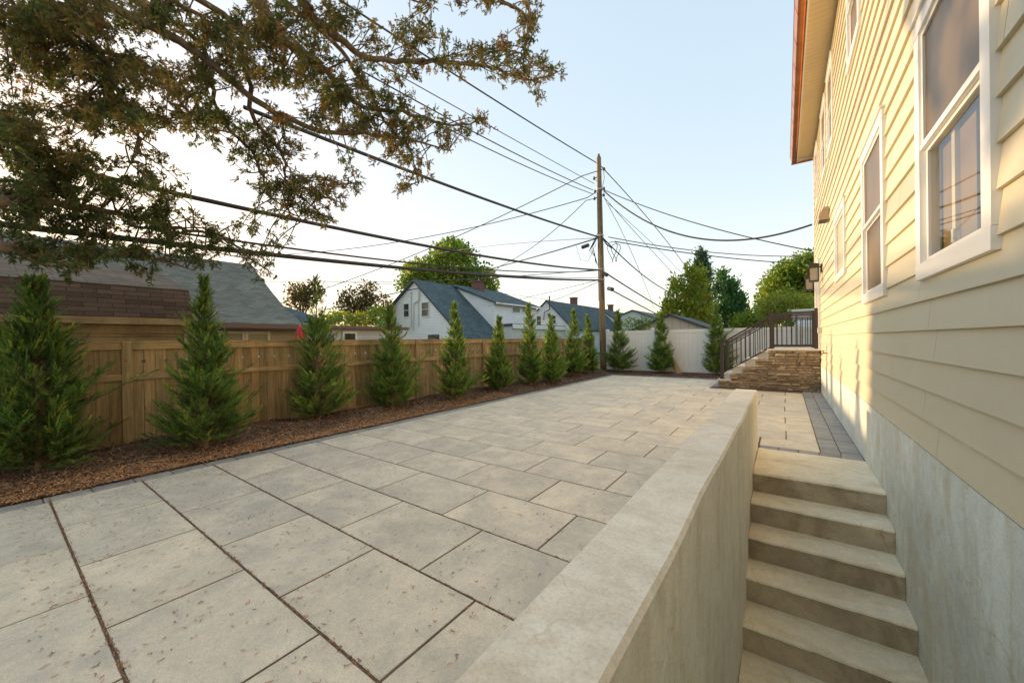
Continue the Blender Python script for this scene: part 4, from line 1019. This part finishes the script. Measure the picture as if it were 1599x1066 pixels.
SHR = [  # base px, top px, half width px, label, branches, kwargs
    ((62, 742), (112, 436), 112, 'big bushy dark conifer at the left edge of the photo', 420, dict(spiky=1.6, ls=1.15, shape=0.62, pal=GREENS*0.75)),
    ((322, 703), (330, 432), 66, 'full green conifer in front of the end of the brown garage roof', 330, dict(spiky=1.5, ls=1.05, shape=0.75, pal=GREENS*0.9)),
    ((497, 660), (492, 432), 58, 'conifer with the bare see-through tip beside the red parasol', 290, dict(spiky=1.3, shape=0.7, sparse_top=True)),
    ((613, 640), (609, 478), 48, 'conifer with long side shoots in front of the white gable', 250, dict(spiky=1.6, shape=0.7)),
    ((712, 626), (709, 474), 37, 'neat conical conifer in front of the slate roof', 230, dict(spiky=0.8)),
    ((781, 612), (779, 498), 26, 'slim conifer below the shed dormer of the white house', 200, dict(spiky=0.7)),
    ((829, 603), (823, 474), 27, 'narrow conifer with pointed pale tip, just right of the slim one', 190, dict(spiky=0.7)),
    ((863, 598), (857, 492), 23, 'light green conifer in front of the small white gable', 180, dict(spiky=0.7, pal=GREENS*1.15)),
    ((897, 589), (895, 486), 20, 'conifer second to the left of the utility pole', 160, dict(spiky=0.6)),
    ((921, 584), (914, 494), 16, 'thin conifer immediately left of the utility pole', 140, dict(spiky=0.6)),
    ((966, 581), (963, 487), 25, 'conifer just right of the utility pole by the vinyl fence', 170, dict(spiky=0.7, pal=GREENS*0.85)),
    ((1032, 583), (1033, 490), 23, 'conifer beside the leaning planks by the vinyl fence', 170, dict(spiky=0.7)),
    ((1118, 586), (1119, 474), 25, 'conifer partly hidden by the foot of the stoop railing', 170, dict(spiky=0.9, pal=GREENS*0.95)),
    ((1233, 579), (1231, 487), 20, 'conifer seen through the upright bars of the stoop railing', 150, dict(spiky=0.7)),
]
for i, (bp, tp, hw, lab, nb_, kw) in enumerate(SHR):
    p, top, d = from_px(*bp, *tp)
    h = top[2]; R = hw*d/FPX*1.04
    n_ = kw.pop('nb', nb_)
    sc = max(1.0, (d/6.0)**0.55)
    lean = ((top[0]-p[0])/h*0.5, (top[1]-p[1])/h*0.5) if i > 1 else (0, 0)
    young_conifer((p[0], p[1], 0.0), h, R, 100+i, int(n_*1.2), lab, lean=lean, ls=kw.pop('ls', 1.0)*sc*0.9, **kw)

# ------------------------------------------------------------------ big overhanging conifer
big = empty('overhanging_conifer', (-6.2, -2.6, 0), 'large old conifer with browning foliage overhanging the patio from the left', 'tree')
TX = lambda z: np.array([-6.2+0.06*z, -2.6+0.05*z, z])
b = MB(); zs = np.linspace(-0.1, 10.5, 16); b.tube([TX(z) for z in zs], [0.26*(1-z/12.5)+0.02 for z in zs], 14); b.build('trunk', MAT['bark'], big, smooth=True)
def spline(P, n):
    P = np.array(P, float); m_ = len(P); out = []
    for i in range(m_-1):
        p0, p1, p2, p3 = P[max(i-1, 0)], P[i], P[i+1], P[min(i+2, m_-1)]
        for t in np.linspace(0, 1, n, endpoint=False):
            out.append(0.5*((2*p1)+(-p0+p2)*t+(2*p0-5*p1+4*p2-p3)*t*t+(-p0+3*p1-3*p2+p3)*t**3))
    out.append(P[-1]); return np.array(out)
LIMBS = [  # trunk height, sightings (x, y, depth), radius at trunk
    (5.6, [(60, -60, 3.4), (160, 0, 3.8), (300, 77, 4.2), (395, 153, 4.4), (500, 204, 4.6), (600, 210, 4.8), (700, 235, 4.9)], 0.085),
    (6.6, [(300, -120, 3.8), (380, -40, 4.1), (450, 68, 4.5), (491, 92, 4.6), (530, 137, 4.7), (571, 166, 4.8), (640, 178, 4.9), (705, 195, 5.0), (755, 188, 5.1)], 0.075),
    (6.9, [(400, -90, 4.2), (469, 0, 4.5), (498, 35, 4.6), (539, 70, 4.7), (577, 91, 4.8), (641, 96, 4.9), (705, 96, 5.0), (769, 108, 5.1), (826, 124, 5.2), (872, 114, 5.25)], 0.075),
    (4.9, [(40, -70, 3.2), (115, 0, 3.5), (121, 32, 3.6), (153, 76, 3.7), (172, 110, 3.8), (175, 160, 3.8), (215, 215, 3.9), (205, 255, 3.9)], 0.06),
    (3.9, [(-90, 0, 3.1), (0, 21, 3.5), (80, 57, 3.7), (140, 73, 3.9), (240, 110, 4.1), (300, 180, 4.2), (345, 195, 4.3)], 0.05),
    (2.9, [(-60, 303, 3.1), (0, 309, 3.4), (127, 325, 3.9), (207, 338, 4.2), (282, 358, 4.5), (350, 372, 4.7), (425, 428, 4.9)], 0.06),
    (2.55, [(-60, 378, 3.1), (0, 384, 3.4), (80, 402, 3.8), (160, 398, 4.1), (230, 405, 4.3), (300, 420, 4.6)], 0.05),
    (3.5, [(-90, 190, 3.0), (0, 235, 3.4), (51, 265, 3.7), (90, 293, 3.9), (112, 319, 4.1), (140, 345, 4.3)], 0.045),
    (5.4, [(300, -10, 4.2), (380, 90, 4.6), (395, 180, 4.7), (440, 240, 4.8), (450, 290, 4.9), (500, 330, 5.0)], 0.05),
    (5.2, [(240, 20, 4.2), (320, 100, 4.5), (345, 180, 4.7), (400, 250, 4.9), (420, 300, 5.0), (470, 345, 5.0)], 0.04),
    (6.4, [(440, 0, 4.8), (560, 120, 5.0), (600, 190, 5.1), (640, 235, 5.2), (655, 290, 5.2)], 0.045),
    (7.3, [(420, -200, 4.0), (560, -110, 4.4), (670, -40, 4.7), (740, -8, 4.9), (800, 10, 5.0), (830, 40, 5.1), (815, 80, 5.1)], 0.06),
    (6.0, [(100, -120, 3.5), (230, -30, 4.0), (300, 20, 4.2), (370, 50, 4.4), (430, 60, 4.5)], 0.05),
    (7.0, [(380, -120, 4.2), (520, -40, 4.6), (600, -20, 4.7), (670, 8, 4.9)], 0.045),
]
limbpts = []
for (zt_, pts, r0) in LIMBS:
    P = [TX(zt_)] + [atd(*q_) for q_ in pts]; sp = spline(P, 6)
    sp[3:] += rng.normal(size=sp[3:].shape)*0.012
    rr = np.linspace(1, 0, len(sp))**0.8 * r0*0.66 + 0.006
    c = MB(); c.tube(sp, rr, 8); c.build('limb', MAT['bark'], big, smooth=True)
    limbpts.append(sp[6:])
LP = np.concatenate(limbpts)
CL = [(110,225,42,16),(225,240,34,14),(50,40,70,50),(150,30,80,40),(250,30,70,38),(340,50,70,45),(430,30,65,42),(520,30,48,34),(40,110,55,45),(120,110,60,40),(205,110,70,42),(290,130,60,38),(370,110,50,34),(440,110,50,36),
 (40,180,60,40),(125,185,65,36),(205,180,60,34),(285,190,48,28),(345,205,45,28),(495,125,50,35),(555,150,52,42),(610,175,52,36),(560,205,62,26),(500,175,50,30),
 (45,250,60,36),(125,260,60,30),(190,285,60,24),(265,290,48,20),(415,200,48,28),(390,245,40,22),(450,240,48,26),(425,295,42,30),(475,290,42,28),(530,290,42,30),(485,345,22,18),(520,330,22,16),(440,330,26,14),
 (640,62,48,26),(690,55,30,20),(745,75,42,28),(790,70,36,26),(822,42,26,24),(832,15,18,18),(828,105,36,22),(868,112,24,14),(785,108,36,16),(835,150,9,16),(700,110,36,14),(635,112,44,20),(590,50,26,18),(575,95,30,22),(560,30,22,20),
 (655,200,44,22),(715,195,36,15),(750,185,16,14),(700,222,34,15),(640,232,36,24),(652,278,20,20),(630,292,12,12),(600,235,26,22),
 (668,6,24,10),(716,-3,18,8),(480,70,45,30),(400,65,45,30),(760,2,14,8),
 (45,330,60,34),(50,395,55,30),(130,345,60,28),(130,400,62,30),(215,350,52,22),(210,400,58,26),(285,365,50,18),(300,400,44,20),(355,385,40,14),(330,345,38,12),(395,395,26,10),(412,426,16,7),(90,300,50,24),(20,300,40,24),(385,355,24,9),(250,320,40,14)]
Ps, Ds, Ls, Ws, Ts = [], [], [], [], []
tw = MB(); r = np.random.default_rng(31)
dlimb = (LP-CAM) @ (-ROT[:, 2])
for (cx, cy, rx, ry) in CL:
    lx = np.array([799.5 + FPX*((q_-CAM)@ROT[:, 0])/((q_-CAM)@(-ROT[:, 2])) for q_ in LP]); ly = np.array([533 - FPX*((q_-CAM)@ROT[:, 1])/((q_-CAM)@(-ROT[:, 2])) for q_ in LP])
    dd = np.hypot(lx-cx, ly-cy); near = np.argsort(dd)[:14]; dep = dlimb[near[0]]
    pal = r.random(); 
    nb_ = max(4, int(rx*ry/102))
    lowleft = cy > 225 and cx < 430
    for k in range(nb_):
        a = LP[near[r.integers(len(near))]]
        q_ = r.normal(size=2)*0.5; q_ = q_/max(1, np.hypot(*q_)); tgt = atd(cx+rx*q_[0], cy+ry*q_[1], dep + r.normal()*rx/FPX*dep*0.8)
        if np.linalg.norm(tgt-a) > 1.6: a = tgt + (a-tgt)*0.5
        mid = (a+tgt)/2 + r.normal(size=3)*0.05 + np.array([0, 0, 0.05]); tgt = tgt + np.array([0, 0, -0.03])
        path = spline([a, mid, tgt], 6); L = np.linalg.norm(tgt-a)
        tw.tube(path, np.linspace(0.009, 0.003, len(path)), 4, caps=False)
        tone = r.random() 
        ns = int(12 + L*24)
        for s_ in range(int(ns*1.45)):
            if s_ % 6 == 0: tc = r.uniform(0.25, 1.0)**0.7*(len(path)-1); to = r.normal(size=3)*0.042
            f = tc; i0 = min(int(f), len(path)-2); pc = path[i0] + (path[i0+1]-path[i0])*(f-i0) + to + r.normal(size=3)*0.013
            bd = nrm(path[i0+1]-path[i0]); ax = nrm(bd*0.6 + r.normal(size=3)*0.75 + np.array([0, 0, -0.05]))
            q = 20; sl_ = r.uniform(0.045, 0.075); nn = nrm(np.cross(ax, r.normal(size=3))); tt = (np.arange(q)+0.5)/q; sg = np.where(np.arange(q) % 2 == 0, 1.0, -1.0)
            Ps.append(pc + ax*(tt*sl_)[:, None]); Ds.append(ax + nn*(sg*0.8*(1.1-tt*0.7))[:, None] + r.normal(size=(q, 3))*0.35)
            Ls.append(sl_*r.uniform(0.30, 0.46)*(1.1-0.4*tt)); Ws.append(r.uniform(0.007, 0.011, q))
            t_ = r.random()
            if lowleft: cset = (0.11, 0.145, 0.05) if t_ < 0.7 else (0.08, 0.10, 0.04) if t_ < 0.9 else (0.22, 0.16, 0.07)
            elif tone < 0.48: cset = (0.15, 0.145, 0.055) if t_ < 0.75 else (0.25, 0.18, 0.07)
            elif tone < 0.66: cset = (0.25, 0.19, 0.075) if t_ < 0.7 else (0.17, 0.14, 0.055)
            elif tone < 0.70: cset = (0.30, 0.17, 0.075) if t_ < 0.6 else (0.20, 0.14, 0.06)
            else: cset = (0.10, 0.125, 0.055) if t_ < 0.75 else (0.17, 0.21, 0.055)
            Ts.append(np.tile(np.array(cset)*r.uniform(0.8, 1.45), (q, 1)))
tw.build('twigs', MAT['bark'], big)
V = leaf_quads(np.concatenate(Ps), np.concatenate(Ds), np.concatenate(Ls), np.concatenate(Ws), r)
print('big conifer leaves', len(V), flush=True)
quads_mesh('foliage', V, np.concatenate(Ts), MAT['leaf'], big)

# ------------------------------------------------------------------ background trees
def leafy_tree(label, base, h, blobs, pal, n, ls, seed, name='broadleaf_tree', trunk_r=0.2, droop=0.0, up=0.0, aspect=0.75, cl=12, limbs=True, cat='tree'):
    """blobs: list of (center xyz, radii xyz) world; leaves gather in twig clusters through each blob"""
    r = np.random.default_rng(seed); base = np.array(base, float)
    t = empty(name, tuple(base), label, cat)
    c = MB(); top = np.mean([np.array(b_[0]) for b_ in blobs], axis=0)
    zs_ = np.linspace(0, 1, 8); c.tube([base + (top-base)*u + np.array([0.15*math.sin(3*u), 0.1*math.sin(4*u), 0]) for u in zs_], [trunk_r*(1-0.75*u) for u in zs_], 8); c.build('trunk', MAT['bark'], t, smooth=True)
    lm = MB(); Ps, Ds, Ts, Ls = [], [], [], []
    vol = np.array([b_[1][0]*b_[1][1]*b_[1][2] for b_ in blobs])**(2/3); vol = vol/vol.sum()
    for (ctr, rad), fr in zip(blobs, vol):
        ctr, rad = np.array(ctr, float), np.array(rad, float)
        if limbs:
            for k in range(5):
                tip = ctr + nrm(r.normal(size=3))*rad*0.85; st_ = base + (top-base)*r.uniform(0.45, 0.95); st_[:2] += r.normal(size=2)*0.05
                pth = spline([st_, (st_+ctr)/2 + r.normal(size=3)*rad*0.1, tip], 4); lm.tube(pth, np.linspace(trunk_r*0.28, trunk_r*0.05, len(pth)), 5, caps=False)
        m_ = max(4, int(n*fr/cl))
        for k in range(m_):
            d = nrm(r.normal(size=3)); rr = r.uniform(0.35, 1.0)**0.55 * r.uniform(0.85, 1.12)
            pc = ctr + d*rad*rr; cr = ls*2.6*r.uniform(0.6, 1.3)
            off = np.clip(r.normal(size=(cl, 3)), -1.4, 1.4)*cr*0.42; dv = nrm(off + d*cr*0.5 + r.normal(size=(cl, 3))*cr*0.3 + np.array([0, 0, up-droop])*cr)
            Ps.append(pc+off); Ds.append(dv); Ls.append(np.full(cl, ls)*r.uniform(0.7, 1.3, cl))
            g_ = pal[r.integers(len(pal))]*r.uniform(0.75, 1.25); Ts.append(np.tile(g_, (cl, 1))*r.uniform(0.8, 1.2, (cl, 1)))
    if lm.v: lm.build('limbs', MAT['bark'], t)
    Ls = np.concatenate(Ls)
    V = leaf_quads(np.concatenate(Ps), np.concatenate(Ds), Ls, Ls*aspect, r); quads_mesh('crown', V, np.concatenate(Ts), MAT['leafd'], t)
    return t
def bl(px, py_, rx, ry, d, dz=1.0):
    c_ = atd(px, py_, d); s_ = d/FPX; return (c_, (rx*s_, rx*s_*dz, ry*s_))
def gnd(px, d): p = atd(px, 530, d); return (p[0], p[1], 0)
G2 = 1.95*np.array([(0.085, 0.135, 0.025), (0.13, 0.18, 0.03), (0.06, 0.10, 0.022), (0.20, 0.20, 0.03), (0.10, 0.15, 0.03)])
GY = 1.5*np.array([(0.24, 0.24, 0.03), (0.17, 0.20, 0.03), (0.30, 0.26, 0.04)])
GD = 1.9*np.array([(0.03, 0.075, 0.03), (0.045, 0.10, 0.035), (0.06, 0.11, 0.05)])
GB = 1.7*np.array([(0.05, 0.095, 0.06), (0.07, 0.12, 0.075), (0.04, 0.075, 0.045)])
BR = np.array([(0.16, 0.115, 0.045), (0.11, 0.09, 0.035), (0.20, 0.16, 0.05)])
leafy_tree('large leafy green tree rising behind the white gabled house', gnd(700, 48), 9, [bl(706, 412, 38, 28, 48), bl(660, 428, 28, 18, 47), bl(742, 432, 26, 18, 48), bl(705, 392, 22, 14, 49), bl(640, 442, 14, 8, 47), bl(760, 448, 14, 10, 48), bl(690, 440, 40, 14, 48)], G2, 12000, 0.38, 41, trunk_r=0.4)
leafy_tree('sparse brownish tree behind the low flat roofed wing', gnd(566, 30), 5, [bl(562, 465, 26, 16, 30), bl(545, 478, 22, 12, 30), bl(590, 472, 18, 14, 31), bl(575, 450, 14, 10, 30), bl(560, 485, 30, 9, 30)], BR, 2600, 0.20, 42, trunk_r=0.16)
leafy_tree('small brownish tree standing behind the teal roof far left', gnd(468, 34), 5, [bl(466, 455, 13, 13, 34), bl(478, 464, 16, 14, 34), bl(462, 472, 10, 8, 34), bl(490, 450, 12, 10, 34)], BR, 1900, 0.22, 43, trunk_r=0.18)
leafy_tree('low yellow green bush above the flat roof', gnd(545, 26), 3, [bl(535, 497, 22, 8, 26), bl(565, 499, 22, 8, 26), bl(590, 492, 14, 12, 27), bl(508, 500, 16, 6, 26)], np.concatenate([GY, G2]), 2400, 0.16, 44, trunk_r=0.1)
leafy_tree('low dark hedge growing left of the white gable', gnd(590, 25), 3, [bl(600, 512, 12, 16, 24), bl(612, 480, 6, 10, 40)], G2, 700, 0.16, 45, trunk_r=0.1, cat='hedge')
def spire_tree(label, px, pbot, ptop, hw, d, pal, n, ls, seed, tops=((0, 1.0),)):
    r = np.random.default_rng(seed); base = np.array(gnd(px, d)); s_ = d/FPX
    t = empty('tall_conifer', tuple(base), label, 'tree', 'tall conifers beyond the vinyl fence')
    zt_ = 1.41 + (529-ptop)*s_; c = MB(); c.tube([base, base+(0, 0, zt_*0.95)], [0.18, 0.03], 7); c.build('trunk', MAT['bark'], t)
    Ps, Ds, Ts, Ls = [], [], [], []; cl = 14
    for k in range(n//cl):
        j = r.integers(len(tops)); ox, hf = tops[j]; u = r.random()**1.15; zz = u*zt_*hf
        R = hw*s_*((1-u)**0.72 + 0.04)/ (1 if len(tops) == 1 else 1.35); a = r.random()*2*math.pi; rr = R*r.uniform(0.45, 1.12)
        pc = base + np.array([ox*s_*0.81, ox*s_*0.58, 0])*(1 if len(tops) > 1 else 0) + np.array([math.cos(a)*rr, math.sin(a)*rr, zz])
        off = r.normal(size=(cl, 3))*ls*0.7*np.array([1, 1, 1.3]); dv = nrm(np.array([math.cos(a), math.sin(a), 0.0])*0.7 + np.array([0, 0, 0.8]) + r.normal(size=(cl, 3))*0.4)
        Ps.append(pc+off); Ds.append(dv); Ls.append(ls*r.uniform(0.7, 1.4, cl)); g_ = pal[r.integers(len(pal))]*r.uniform(0.7, 1.25); Ts.append(np.tile(g_, (cl, 1))*r.uniform(0.85, 1.15, (cl, 1)))
    Ls = np.concatenate(Ls); V = leaf_quads(np.concatenate(Ps), np.concatenate(Ds), Ls, Ls*0.45, r); quads_mesh('crown', V, np.concatenate(Ts), MAT['leafd'], t)
spire_tree('wide yellow green conifer left of the tall spruce', 1078, 510, 418, 40, 33, np.concatenate([GY, G2[:2]]), 9500, 0.30, 51, ((0, 1.0), (-20, 0.86), (15, 0.95), (-32, 0.62)))
spire_tree('tall blue green spruce with the highest pointed top', 1097, 510, 396, 24, 38, GB, 8000, 0.30, 52)
spire_tree('dark green conifer with twin points right of the spruce', 1133, 510, 426, 26, 34, GD*1.2, 9000, 0.30, 53, ((-5, 1.0), (12, 0.88), (22, 0.7)))
leafy_tree('leafy green tree behind the far corner of the cream house', gnd(1240, 40), 9, [bl(1240, 430, 32, 24, 40), bl(1215, 450, 22, 20, 40), bl(1268, 418, 24, 22, 40), bl(1215, 475, 28, 24, 40), bl(1255, 470, 26, 30, 40)], G2*0.95, 12000, 0.34, 46, trunk_r=0.35)
leafy_tree('drooping yellow green willow like tree behind the railing', gnd(1232, 27), 5, [bl(1230, 472, 34, 15, 27), bl(1212, 488, 24, 16, 27), bl(1252, 488, 22, 18, 27)], np.concatenate([GY*0.9, G2]), 9000, 0.24, 47, trunk_r=0.15, droop=0.9, aspect=0.22, name='willow_tree')
leafy_tree('low green brush beyond the vinyl fence left of railing', gnd(1178, 30), 4, [bl(1172, 502, 24, 15, 30), bl(1195, 500, 16, 16, 30), bl(1155, 508, 12, 12, 30)], G2, 2600, 0.2, 48, trunk_r=0.1, cat='bush')
leafy_tree('low fern like bush poking over the vinyl fence near the pole', gnd(995, 20.5), 3, [bl(990, 508, 16, 7, 20.5), bl(1006, 504, 9, 6, 20.5)], G2*0.8, 700, 0.15, 49, trunk_r=0.06, aspect=0.3, cat='bush')
# far tree line closing the horizon
r = np.random.default_rng(77); blobs = []
for k in range(150):
    a = -1.9 + 3.6*k/150 + r.normal()*0.01; d = r.uniform(95, 130); blobs.append(((math.sin(a)*d, math.cos(a)*d, r.uniform(1.2, 2.6)), (r.uniform(3.5, 6), r.uniform(3.5, 6), r.uniform(2.0, 3.4))))
Ps, Ds, Ts = [], [], []
for ctr, rad in blobs:
    d = nrm(r.normal(size=(120, 3))); Ps.append(np.array(ctr) + d*np.array(rad)*r.uniform(0.5, 1.1, (120, 1))); Ds.append(d+r.normal(size=(120, 3))*0.4); Ts.append(np.tile(G2[r.integers(5)], (120, 1))*r.uniform(0.7, 1.2, (120, 1)))
V = leaf_quads(np.concatenate(Ps), np.concatenate(Ds), 1.3, 0.9, r)
tag(quads_mesh('distant_woods', V, np.concatenate(Ts), MAT['leafd']), 'faint line of woods on the horizon behind the houses', 'woods', kind='stuff')

# ------------------------------------------------------------------ mulch chips, needles, litter
r = np.random.default_rng(90)
def scatter(name, label, n, xs, ys, ln, wd, cols, zf, lift=0.006, bias=None, tilt=0.35, cat='ground cover'):
    x = r.uniform(*xs, n); y = r.uniform(*ys, n)
    if bias is not None:
        keep = r.random(n) < bias(x, y); x, y = x[keep], y[keep]
    m_ = len(x); z = np.array([zf(a, c_) for a, c_ in zip(x, y)]) + lift
    P = np.stack([x, y, z], 1); a = r.uniform(0, 2*math.pi, m_); D = np.stack([np.cos(a), np.sin(a), r.normal(size=m_)*tilt], 1); D = nrm(D)
    L = r.uniform(*ln, m_); W = r.uniform(*wd, m_); R = nrm(np.cross(D, np.array([0, 0, 1.0]) + r.normal(size=(m_, 3))*tilt))
    V = np.empty((m_, 4, 3)); V[:, 0] = P - R*W[:, None]/2; V[:, 1] = P + R*W[:, None]/2; V[:, 2] = P + D*L[:, None] + R*W[:, None]/2; V[:, 3] = P + D*L[:, None] - R*W[:, None]/2
    T = np.array(cols)[r.integers(len(cols), size=m_)]*r.uniform(0.7, 1.25, (m_, 1))
    return tag(quads_mesh(name, V, T, MAT['litter']), label, cat, kind='stuff')
def bz(x, y):
    e = min(1.0, max(0.0, (-5.64-x)/0.39)); return bed_z(x, y)*e + 0.012*(1-e)
scatter('mulch_chips', 'dark brown wood mulch chips covering the bed under the conifers', 26000, (-7.15, -5.66), (-0.3, 14.6), (0.02, 0.05), (0.006, 0.016), [(0.15, 0.09, 0.055), (0.10, 0.06, 0.038), (0.24, 0.15, 0.09), (0.06, 0.04, 0.028), (0.34, 0.25, 0.17)], bz, 0.012)
scatter('mulch_chips', 'dark wood mulch chips along the foot of the vinyl fence', 7000, (-7.0, 3.6), (14.66, 16.5), (0.03, 0.07), (0.01, 0.022), [(0.10, 0.05, 0.035), (0.07, 0.04, 0.028), (0.16, 0.09, 0.06)], lambda x, y: 0.02, 0.012)
scatter('fallen_needles', 'orange brown fallen needles drifted along the patio edge of the bed', 60000, (-6.75, -5.60), (-0.2, 8.0), (0.02, 0.05), (0.003, 0.006), [(0.66, 0.34, 0.15), (0.50, 0.25, 0.11), (0.76, 0.44, 0.23)], bz, 0.018, bias=lambda x, y: np.clip(1.6 - (-5.66-x)/0.35, 0.10, 1)*np.clip(1.15-y/9, 0, 1), tilt=0.25)
scatter('spilled_needles', 'orange needles spilled over the grey edging pavers', 9000, (-5.66, -5.15), (-0.2, 7.0), (0.015, 0.04), (0.002, 0.005), [(0.50, 0.24, 0.10), (0.40, 0.18, 0.08), (0.3, 0.17, 0.09)], lambda x, y: 0.0, 0.004, bias=lambda x, y: np.clip(np.exp(-(x+5.64)/0.09), 0.03, 1)*np.clip(1.2-y/7, 0.1, 1), tilt=0.12)
# litter on the slabs
def litter(n, xs, ys, dens):
    x = r.uniform(*xs, n); y = r.uniform(*ys, n); k = r.random(n) < dens(x, y); x, y = x[k], y[k]; Vs, Ts = [], []
    cols = np.array([(0.50, 0.25, 0.13), (0.38, 0.21, 0.12), (0.58, 0.31, 0.16), (0.25, 0.17, 0.11)])
    for a, c_ in zip(x, y):
        q = r.integers(1, 4); an = r.uniform(0, 6.28); c0 = cols[r.integers(4)]
        p = np.array([a, c_, 0.005])
        for j in range(q):
            L = r.uniform(0.006, 0.016); d = np.array([math.cos(an), math.sin(an), 0.0]); s_ = np.array([-d[1], d[0], 0])*r.uniform(0.0015, 0.0035)*0.9
            Vs.append([p-s_, p+s_, p+d*L+s_+(0, 0, 0.002), p+d*L-s_+(0, 0, 0.002)]); Ts.append(c0*r.uniform(0.8, 1.2))
            p = p + d*L*0.8; an += r.normal()*0.9
    return np.array(Vs), np.array(Ts)
V1, T1 = litter(13000, (-5.6, -0.6), (0.1, 7.5), lambda x, y: np.clip(1.0*np.exp(-(x+5.6)/1.8) + 0.16, 0, 1)*np.clip(1.25-y/5.5, 0.03, 1))
tag(quads_mesh('slab_litter', V1, T1, MAT['litter']), 'scattered reddish needle scraps lying on the near patio slabs', 'litter', kind='stuff')
# needles caught in the joints
Vs, Ts = [], []
for k, y0 in enumerate(rows):
    if y0 < 0 or y0 > 5: continue
    nn_ = int(900*max(0.15, 1 - y0/4.5))
    x = -5.5 + 4.9*r.random(nn_)**1.4; 
    for a in x:
        L = r.uniform(0.012, 0.03); an = r.normal()*0.5 + (0 if r.random() < 0.5 else math.pi); d = np.array([math.cos(an), math.sin(an)*0.35, r.normal()*0.08]); s_ = np.array([-d[1], d[0], 0])*0.0022
        p = np.array([a, y0 + r.normal()*0.006, -0.004 + r.random()*0.008]); Vs.append([p-s_, p+s_, p+d*L+s_, p+d*L-s_]); Ts.append(np.array((0.36, 0.19, 0.11))*r.uniform(0.5, 1.25))
tag(quads_mesh('joint_needles', np.array(Vs), np.array(Ts), MAT['litter']), 'brown needles caught in the slab joints nearest the camera', 'litter', kind='stuff')
